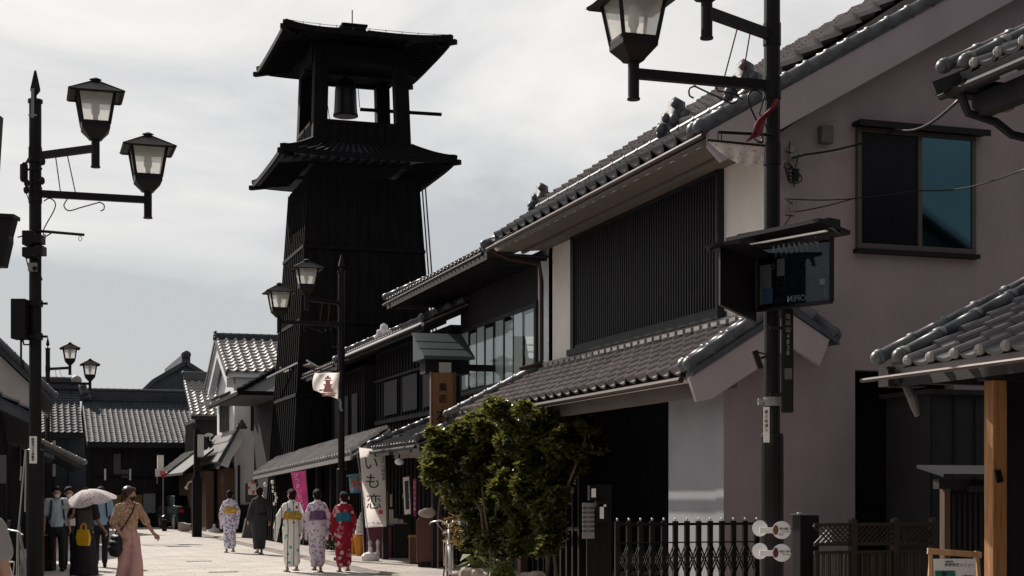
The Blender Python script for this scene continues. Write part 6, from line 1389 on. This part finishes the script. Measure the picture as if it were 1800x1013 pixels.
# woman in patterned blouse
def blouse_outfit(r,P,V):
    bl=cloth('brown_dotted_print',(.36,.20,.13),(.62,.50,.38),34,.36)
    q=ring_loft([(.97,.135,.108,0,0),(1.04,.14,.11,0,0),(1.14,.15,.12,0,0),(1.23,.158,.122,0,0),(1.30,.135,.10,0,-.005),(1.35,.09,.08,0,-.01),(1.385,.06,.06,0,-.015)])
    q.cap(V('shL'),.060,V('shR'),.060,12)
    for S_ in 'LR': q.cap(V('sh'+S_),.062,V('el'+S_)+ (V('wr'+S_)-V('el'+S_))*.08,.064,12)
    b_=blob(q,'blouse',bl,r,.012,2,.012,9)
    q=MB(); q.cap((-.05,.055,1.37),.018,(0,.115,1.30),.014,8); q.cap((.05,.055,1.37),.018,(0,.115,1.30),.014,8); q.cap((-.06,-.03,1.38),.018,(.06,-.03,1.38),.018,8); blob(q,'collar',bl,b_,.009,1)
    tr_=mat('pink_trouser_cloth',(.56,.32,.30),.8,.10,5)
    q=ring_loft([(.74,.165,.13,0,0),(.86,.165,.13,0,0),(.96,.135,.11,0,0),(1.01,.128,.106,0,0)])
    for S_ in 'LR': q.cap(V('hip'+S_),.095,V('knee'+S_),.095,14); q.cap(V('knee'+S_),.095,V('ank'+S_)+Vector((0,0,.05)),.115,14)
    blob(q,'trousers',tr_,r,.013,2,.018,4)
    q=ring_loft([(.985,.137,.112,0,0),(1.015,.135,.110,0,0)],28); part(q,'waistband',tr_,r,local=True,smooth=True)
    shoes(r,V,'ink')
    c=V('head'); f=Vector(P['face']).normalized(); q=MB(); q.ell(c+Vector((0,0,.045))-f*.02,.089,.10,.088,16,10); q.ell(c-f*.06+Vector((0,0,-.02)),.072,.055,.075,14,8); sd_=f.cross(Vector((0,0,1)))
    for s in (-1,1): q.ell(c+sd_*.072*s-f*.01+Vector((0,0,.0)),.022,.05,.06,10,8)
    q.ell(c+f*.062+Vector((0,0,.085)),.05,.03,.026,10,8)
    blob(q,'hair',mat('brown_hair',(.05,.022,.015),.4,.3,30,.3,80),r,.011,1,.007,20)
    q=MB(); Rm=Matrix((sd_,f,Vector((0,0,1)))).transposed(); q.ell(c+f*.052+Vector((0,0,-.055)),.060,.052,.046,14,10,Rm); mk=blob(q,'face_mask',mat('black_mask',(.02,.018,.018),.8,.1),r,.009,1)
    q=MB(); q.tube([(-.08,.05,1.385),(.0,.132,1.24),(.12,.125,1.05),(.20,.05,.90)],.012,8); q.tube([(-.08,.05,1.385),(-.05,-.08,1.35),(.08,-.13,1.12),(.20,-.03,.90)],.012,8)
    bg_=part(q,'bag_strap','ink',r,local=True,smooth=True)
    q=MB(); q.cap((.21,-.05,.85),.055,(.205,.09,.84),.055,12); q.cap((.225,-.06,.77),.065,(.22,.10,.76),.065,12); q.cap((.235,-.07,.69),.07,(.23,.11,.68),.07,12); q.cap((.235,-.04,.62),.055,(.23,.09,.62),.055,12); blob(q,'shoulder_bag','ink',r,.012,2,.008,8)
p=at_d(226,1000,23.0)
figure('person','person in a brown dotted blouse, wide pink trousers and black face mask',(p.x,p.y,0),PI+R(24),
 dict(shL=(-.15,0,1.31),shR=(.15,0,1.31),face=(-.62,.78,0),ankL=(-.06,.13,.08),kneeL=(-.075,.10,.47),ankR=(.06,-.12,.10),kneeR=(.075,-.01,.46),elR=(.215,-.06,1.09),wrR=(.17,.10,.90),elL=(-.25,.05,1.10),wrL=(-.33,.16,.91),hdL=(-.5,.4,-.55),curl=.9),blouse_outfit,H=1.62)
# left group
def shirt_outfit(mshirt,strap=True,mhair='hair',mask=True,longhair=False,tote=False):
    def f(r,P,V):
        q=ring_loft([(.84,.158,.125,0,0),(.95,.15,.12,0,0),(1.12,.16,.122,0,0),(1.24,.172,.122,0,0),(1.31,.16,.10,0,-.005),(1.355,.095,.08,0,-.01),(1.385,.06,.06,0,-.015)])
        q.cap(V('shL'),.068,V('shR'),.068,12)
        for S_ in 'LR': q.cap(V('sh'+S_),.070,V('sh'+S_).lerp(V('el'+S_),.85),.072,12)
        s_=blob(q,'shirt',mshirt,r,.013,2,.012,8)
        q=MB(); q.cap((-.05,.05,1.375),.016,(0,.105,1.31),.012,8); q.cap((.05,.05,1.375),.016,(0,.105,1.31),.012,8); blob(q,'collar',mshirt,s_,.01,1)
        q=ring_loft([(.70,.148,.115,0,0),(.84,.142,.110,0,0),(.92,.12,.095,0,0)])
        for S_ in 'LR': q.cap(V('hip'+S_),.088,V('knee'+S_),.072,12); q.cap(V('knee'+S_),.072,V('ank'+S_)+Vector((0,0,.03)),.056,12)
        blob(q,'trousers',mat('dark_trousers',(.012,.012,.016),.8,.2,6),r,.013,2,.010,6); shoes(r,V,'ink')
        c=V('head'); fc=Vector(P['face']).normalized(); q=MB(); q.ell(c+Vector((0,0,.045))-fc*.02,.088,.10,.084,16,10); q.ell(c-fc*.05+Vector((0,0,-.01)),.07,.055,.068,14,8); q.ell(c+fc*.06+Vector((0,0,.08)),.055,.03,.026,10,8); blob(q,'hair',mhair,r,.011,1,.007,20)
        if mask: q=MB(); q.ell(c+fc*.052+Vector((0,0,-.055)),.058,.05,.045,14,10); blob(q,'face_mask','vwhite',r,.009,1)
        if strap:
            for s in (-1,1): q=MB(); q.tube([(s*.10,-.10,1.25),(s*.105,-.03,1.385),(s*.10,.09,1.33),(s*.115,.135,1.18),(s*.13,.12,1.02),(s*.15,.0,.98)],.016,8); part(q,'backpack_strap','ink',r,local=True,smooth=True)
            q=MB(); q.ell((0,-.20,1.18),.14,.09,.22,16,12); q.ell((0,-.24,1.08),.11,.07,.11,14,10); blob(q,'backpack',mat('navy_nylon',(.02,.022,.03),.6,.2),r,.013,2,.006,9)
    return f
wh=mat('pale_blue_shirt',(.45,.52,.60),.85,.08,5); wh2=mat('white_shirt',(.60,.62,.66),.85,.06,5); bl2=mat('light_blue_shirt',(.26,.40,.56),.85,.08,5)
GM='people with backpacks walking down the left side'
walk=dict(ankL=(-.08,.14,.08),kneeL=(-.09,.12,.47),ankR=(.08,-.14,.11),kneeR=(.09,.01,.46))
walk2=dict(ankR=(.08,.14,.08),kneeR=(.09,.12,.47),ankL=(-.08,-.14,.11),kneeL=(-.09,.01,.46))
figure('person','person in a pale blue short-sleeved shirt and white mask, leftmost of the backpack walkers',g2(99,1004),PI+R(6),walk,shirt_outfit(wh),GM,H=1.66)
figure('person','person in a white shirt with dark backpack straps, head hidden behind the parasol',g2(121,1000),PI+R(2),walk2,shirt_outfit(wh2),GM,H=1.66)
figure('person','person in a light blue shirt and dark trousers, right of the parasol',g2(177,997),PI+R(-4),walk,shirt_outfit(bl2),GM,H=1.66)
def dress_outfit(r,P,V):
    dk=mat('dark_dress_cloth',(.022,.022,.03),.85,.25,5)
    q=ring_loft([(.10,.25,.22,0,0),(.35,.225,.19,0,0),(.70,.19,.155,0,0),(.90,.165,.13,0,0),(1.02,.14,.11,0,0),(1.14,.15,.118,0,0),(1.25,.165,.12,0,0),(1.32,.15,.095,0,-.005),(1.36,.09,.075,0,-.01)])
    q.cap(V('shL'),.066,V('shR'),.066,12)
    for S_ in 'LR': q.cap(V('sh'+S_),.068,V('el'+S_)*.75+V('sh'+S_)*.25,.066,12)
    blob(q,'dress',dk,r,.013,2,.022,4)
    q=ring_loft([(.90,.172,.137,0,0),(1.0,.15,.12,0,0),(1.14,.156,.124,0,0),(1.26,.168,.122,0,0)],28); blob(q,'vest',mat('grey_cardigan',(.09,.085,.09),.9,.2,9),r,.012,2,.01,8)
    shoes(r,V,'ink'); c=V('head'); fc=Vector(P['face']).normalized(); q=MB(); q.ell(c+Vector((0,0,.04))-fc*.025,.09,.10,.088,16,10); q.ell(c-fc*.05+Vector((0,0,-.08)),.085,.06,.13,14,8); q.ell(c-fc*.03+Vector((-.07,0,-.09)),.03,.05,.12,10,8); q.ell(c-fc*.03+Vector((.07,0,-.09)),.03,.05,.12,10,8); blob(q,'hair','hair',r,.012,1,.007,16)
p=at_d(148,1000,26.5)
pw=figure('person','person in a long dark dress walking under the patterned parasol',(p.x,p.y,0),PI+R(-8),
 dict(ankL=(-.08,.12,.08),ankR=(.08,-.12,.1),elR=(.235,.06,1.12),wrR=(.16,.20,1.22),hdR=(0,.2,.95),elL=(-.23,.0,1.07),wrL=(-.36,.12,.90),curl=1.2),dress_outfit,H=1.58)
par=thing('parasol','open pale parasol with a feathery brown-red print, held tilted over the dark dress','parasol',at_d(157,864,26.3),-TH)
o=(157,864,26.3); rings=[]; nR=10; nA=48; Rr=.47
tiltM=Matrix.Rotation(R(-9),3,'Y')@Matrix.Rotation(R(10),3,'X')
cen=pxpt(157,884,*o)
for i in range(nR+1):
    t=i/nR; ring=[]
    for j in range(nA):
        a=2*PI*j/nA; rr=Rr*t*(1-.015*(1-abs(math.cos(a*4)))*t); z=.30*math.cos(t*PI/2.35)-.07 - .03*t*(1-abs(math.cos(a*4)))*-1
        ring.append(cen+tiltM@Vector((max(rr,.002)*math.cos(a),max(rr,.002)*math.sin(a),z)))
    rings.append(ring)
q=MB(); q.loft(rings,False); q.loft([[v-Vector((0,0,.006)) for v in rg] for rg in rings],False); part(q,'canopy',cloth('parasol_print',(.66,.58,.58),(.30,.13,.14),16,.22,(.40,.22,.22)),par,local=True,smooth=True)
q=MB(); 
for j in range(0,nA,6): q.tube([rings[k][j]-Vector((0,0,.012)) for k in range(0,nR+1)],.004,5)
part(q,'ribs','iron',par,local=True)
q=MB(); top=cen+tiltM@Vector((0,0,.27)); q.tube([top,cen+tiltM@Vector((0,0,-.42))],.009,8); q.tube([top-tiltM@Vector((0,0,.06)),top],.008,6); part(q,'shaft','woodb',par,local=True)
yb2=thing('handbag','bright yellow handbag hanging from the arm of the person in the dark dress','handbag',at_d(147,961,26.0),-TH)
o=(147,961,26.0); q=MB(); q.loft([[pxpt(*c,*o)+Vector((0,dy,0)) for c,dy in (((136,959),-.05),((157,960),-.05),((157,960),.05),((136,959),.05))],[pxpt(*c,*o)+Vector((0,dy,0)) for c,dy in (((134,945),-.06),((159,945),-.06),((159,945),.06),((134,945),.06))],[pxpt(*c,*o)+Vector((0,dy,0)) for c,dy in (((136,931),-.035),((156,931),-.035),((156,931),.035),((136,931),.035))]]); part(q,'body',mat('yellow_leather',(.72,.40,.012),.45,.12,5),yb2,local=True,bevel=.02)
for dy in (-.03,.03): q=MB(); q.tube([pxpt(142,932,*o)+Vector((0,dy,0)),pxpt(143,923,*o)+Vector((0,dy,0)),pxpt(147,920,*o)+Vector((0,dy,0)),pxpt(151,924,*o)+Vector((0,dy,0)),pxpt(151,932,*o)+Vector((0,dy,0))],.008,6); part(q,'handle',MATS['yellow_leather'],yb2,local=True)
# half-seen person at the left edge
def tee(r,P,V):
    q=ring_loft([(.80,.165,.13,0,0),(.95,.155,.125,0,0),(1.12,.165,.125,0,0),(1.24,.175,.124,0,0),(1.31,.16,.10,0,-.005),(1.355,.095,.08,0,-.01)])
    q.cap(V('shL'),.068,V('shR'),.068,12)
    for S_ in 'LR': q.cap(V('sh'+S_),.070,V('sh'+S_).lerp(V('el'+S_),.5),.066,12)
    blob(q,'t_shirt',mat('grey_tee',(.26,.25,.25),.9,.08,5),r,.012,2,.012,8)
    q=ring_loft([(.70,.148,.115,0,0),(.84,.142,.110,0,0),(.92,.12,.095,0,0)])
    for S_ in 'LR': q.cap(V('hip'+S_),.088,V('knee'+S_),.07,12); q.cap(V('knee'+S_),.07,V('ank'+S_)+Vector((0,0,.03)),.056,12)
    blob(q,'trousers',MATS['dark_trousers'],r,.014,2); shoes(r,V,'ink'); hair_up(r,V,P,bun=False)
p=at_d(-72,930,7.6)
figure('person','person in a grey T-shirt mostly outside the left picture edge, bare arm hanging','' or (p.x,p.y,.02),R(6),dict(elR=(.22,.02,1.08),wrR=(.20,.10,.86)),tee,H=1.60)
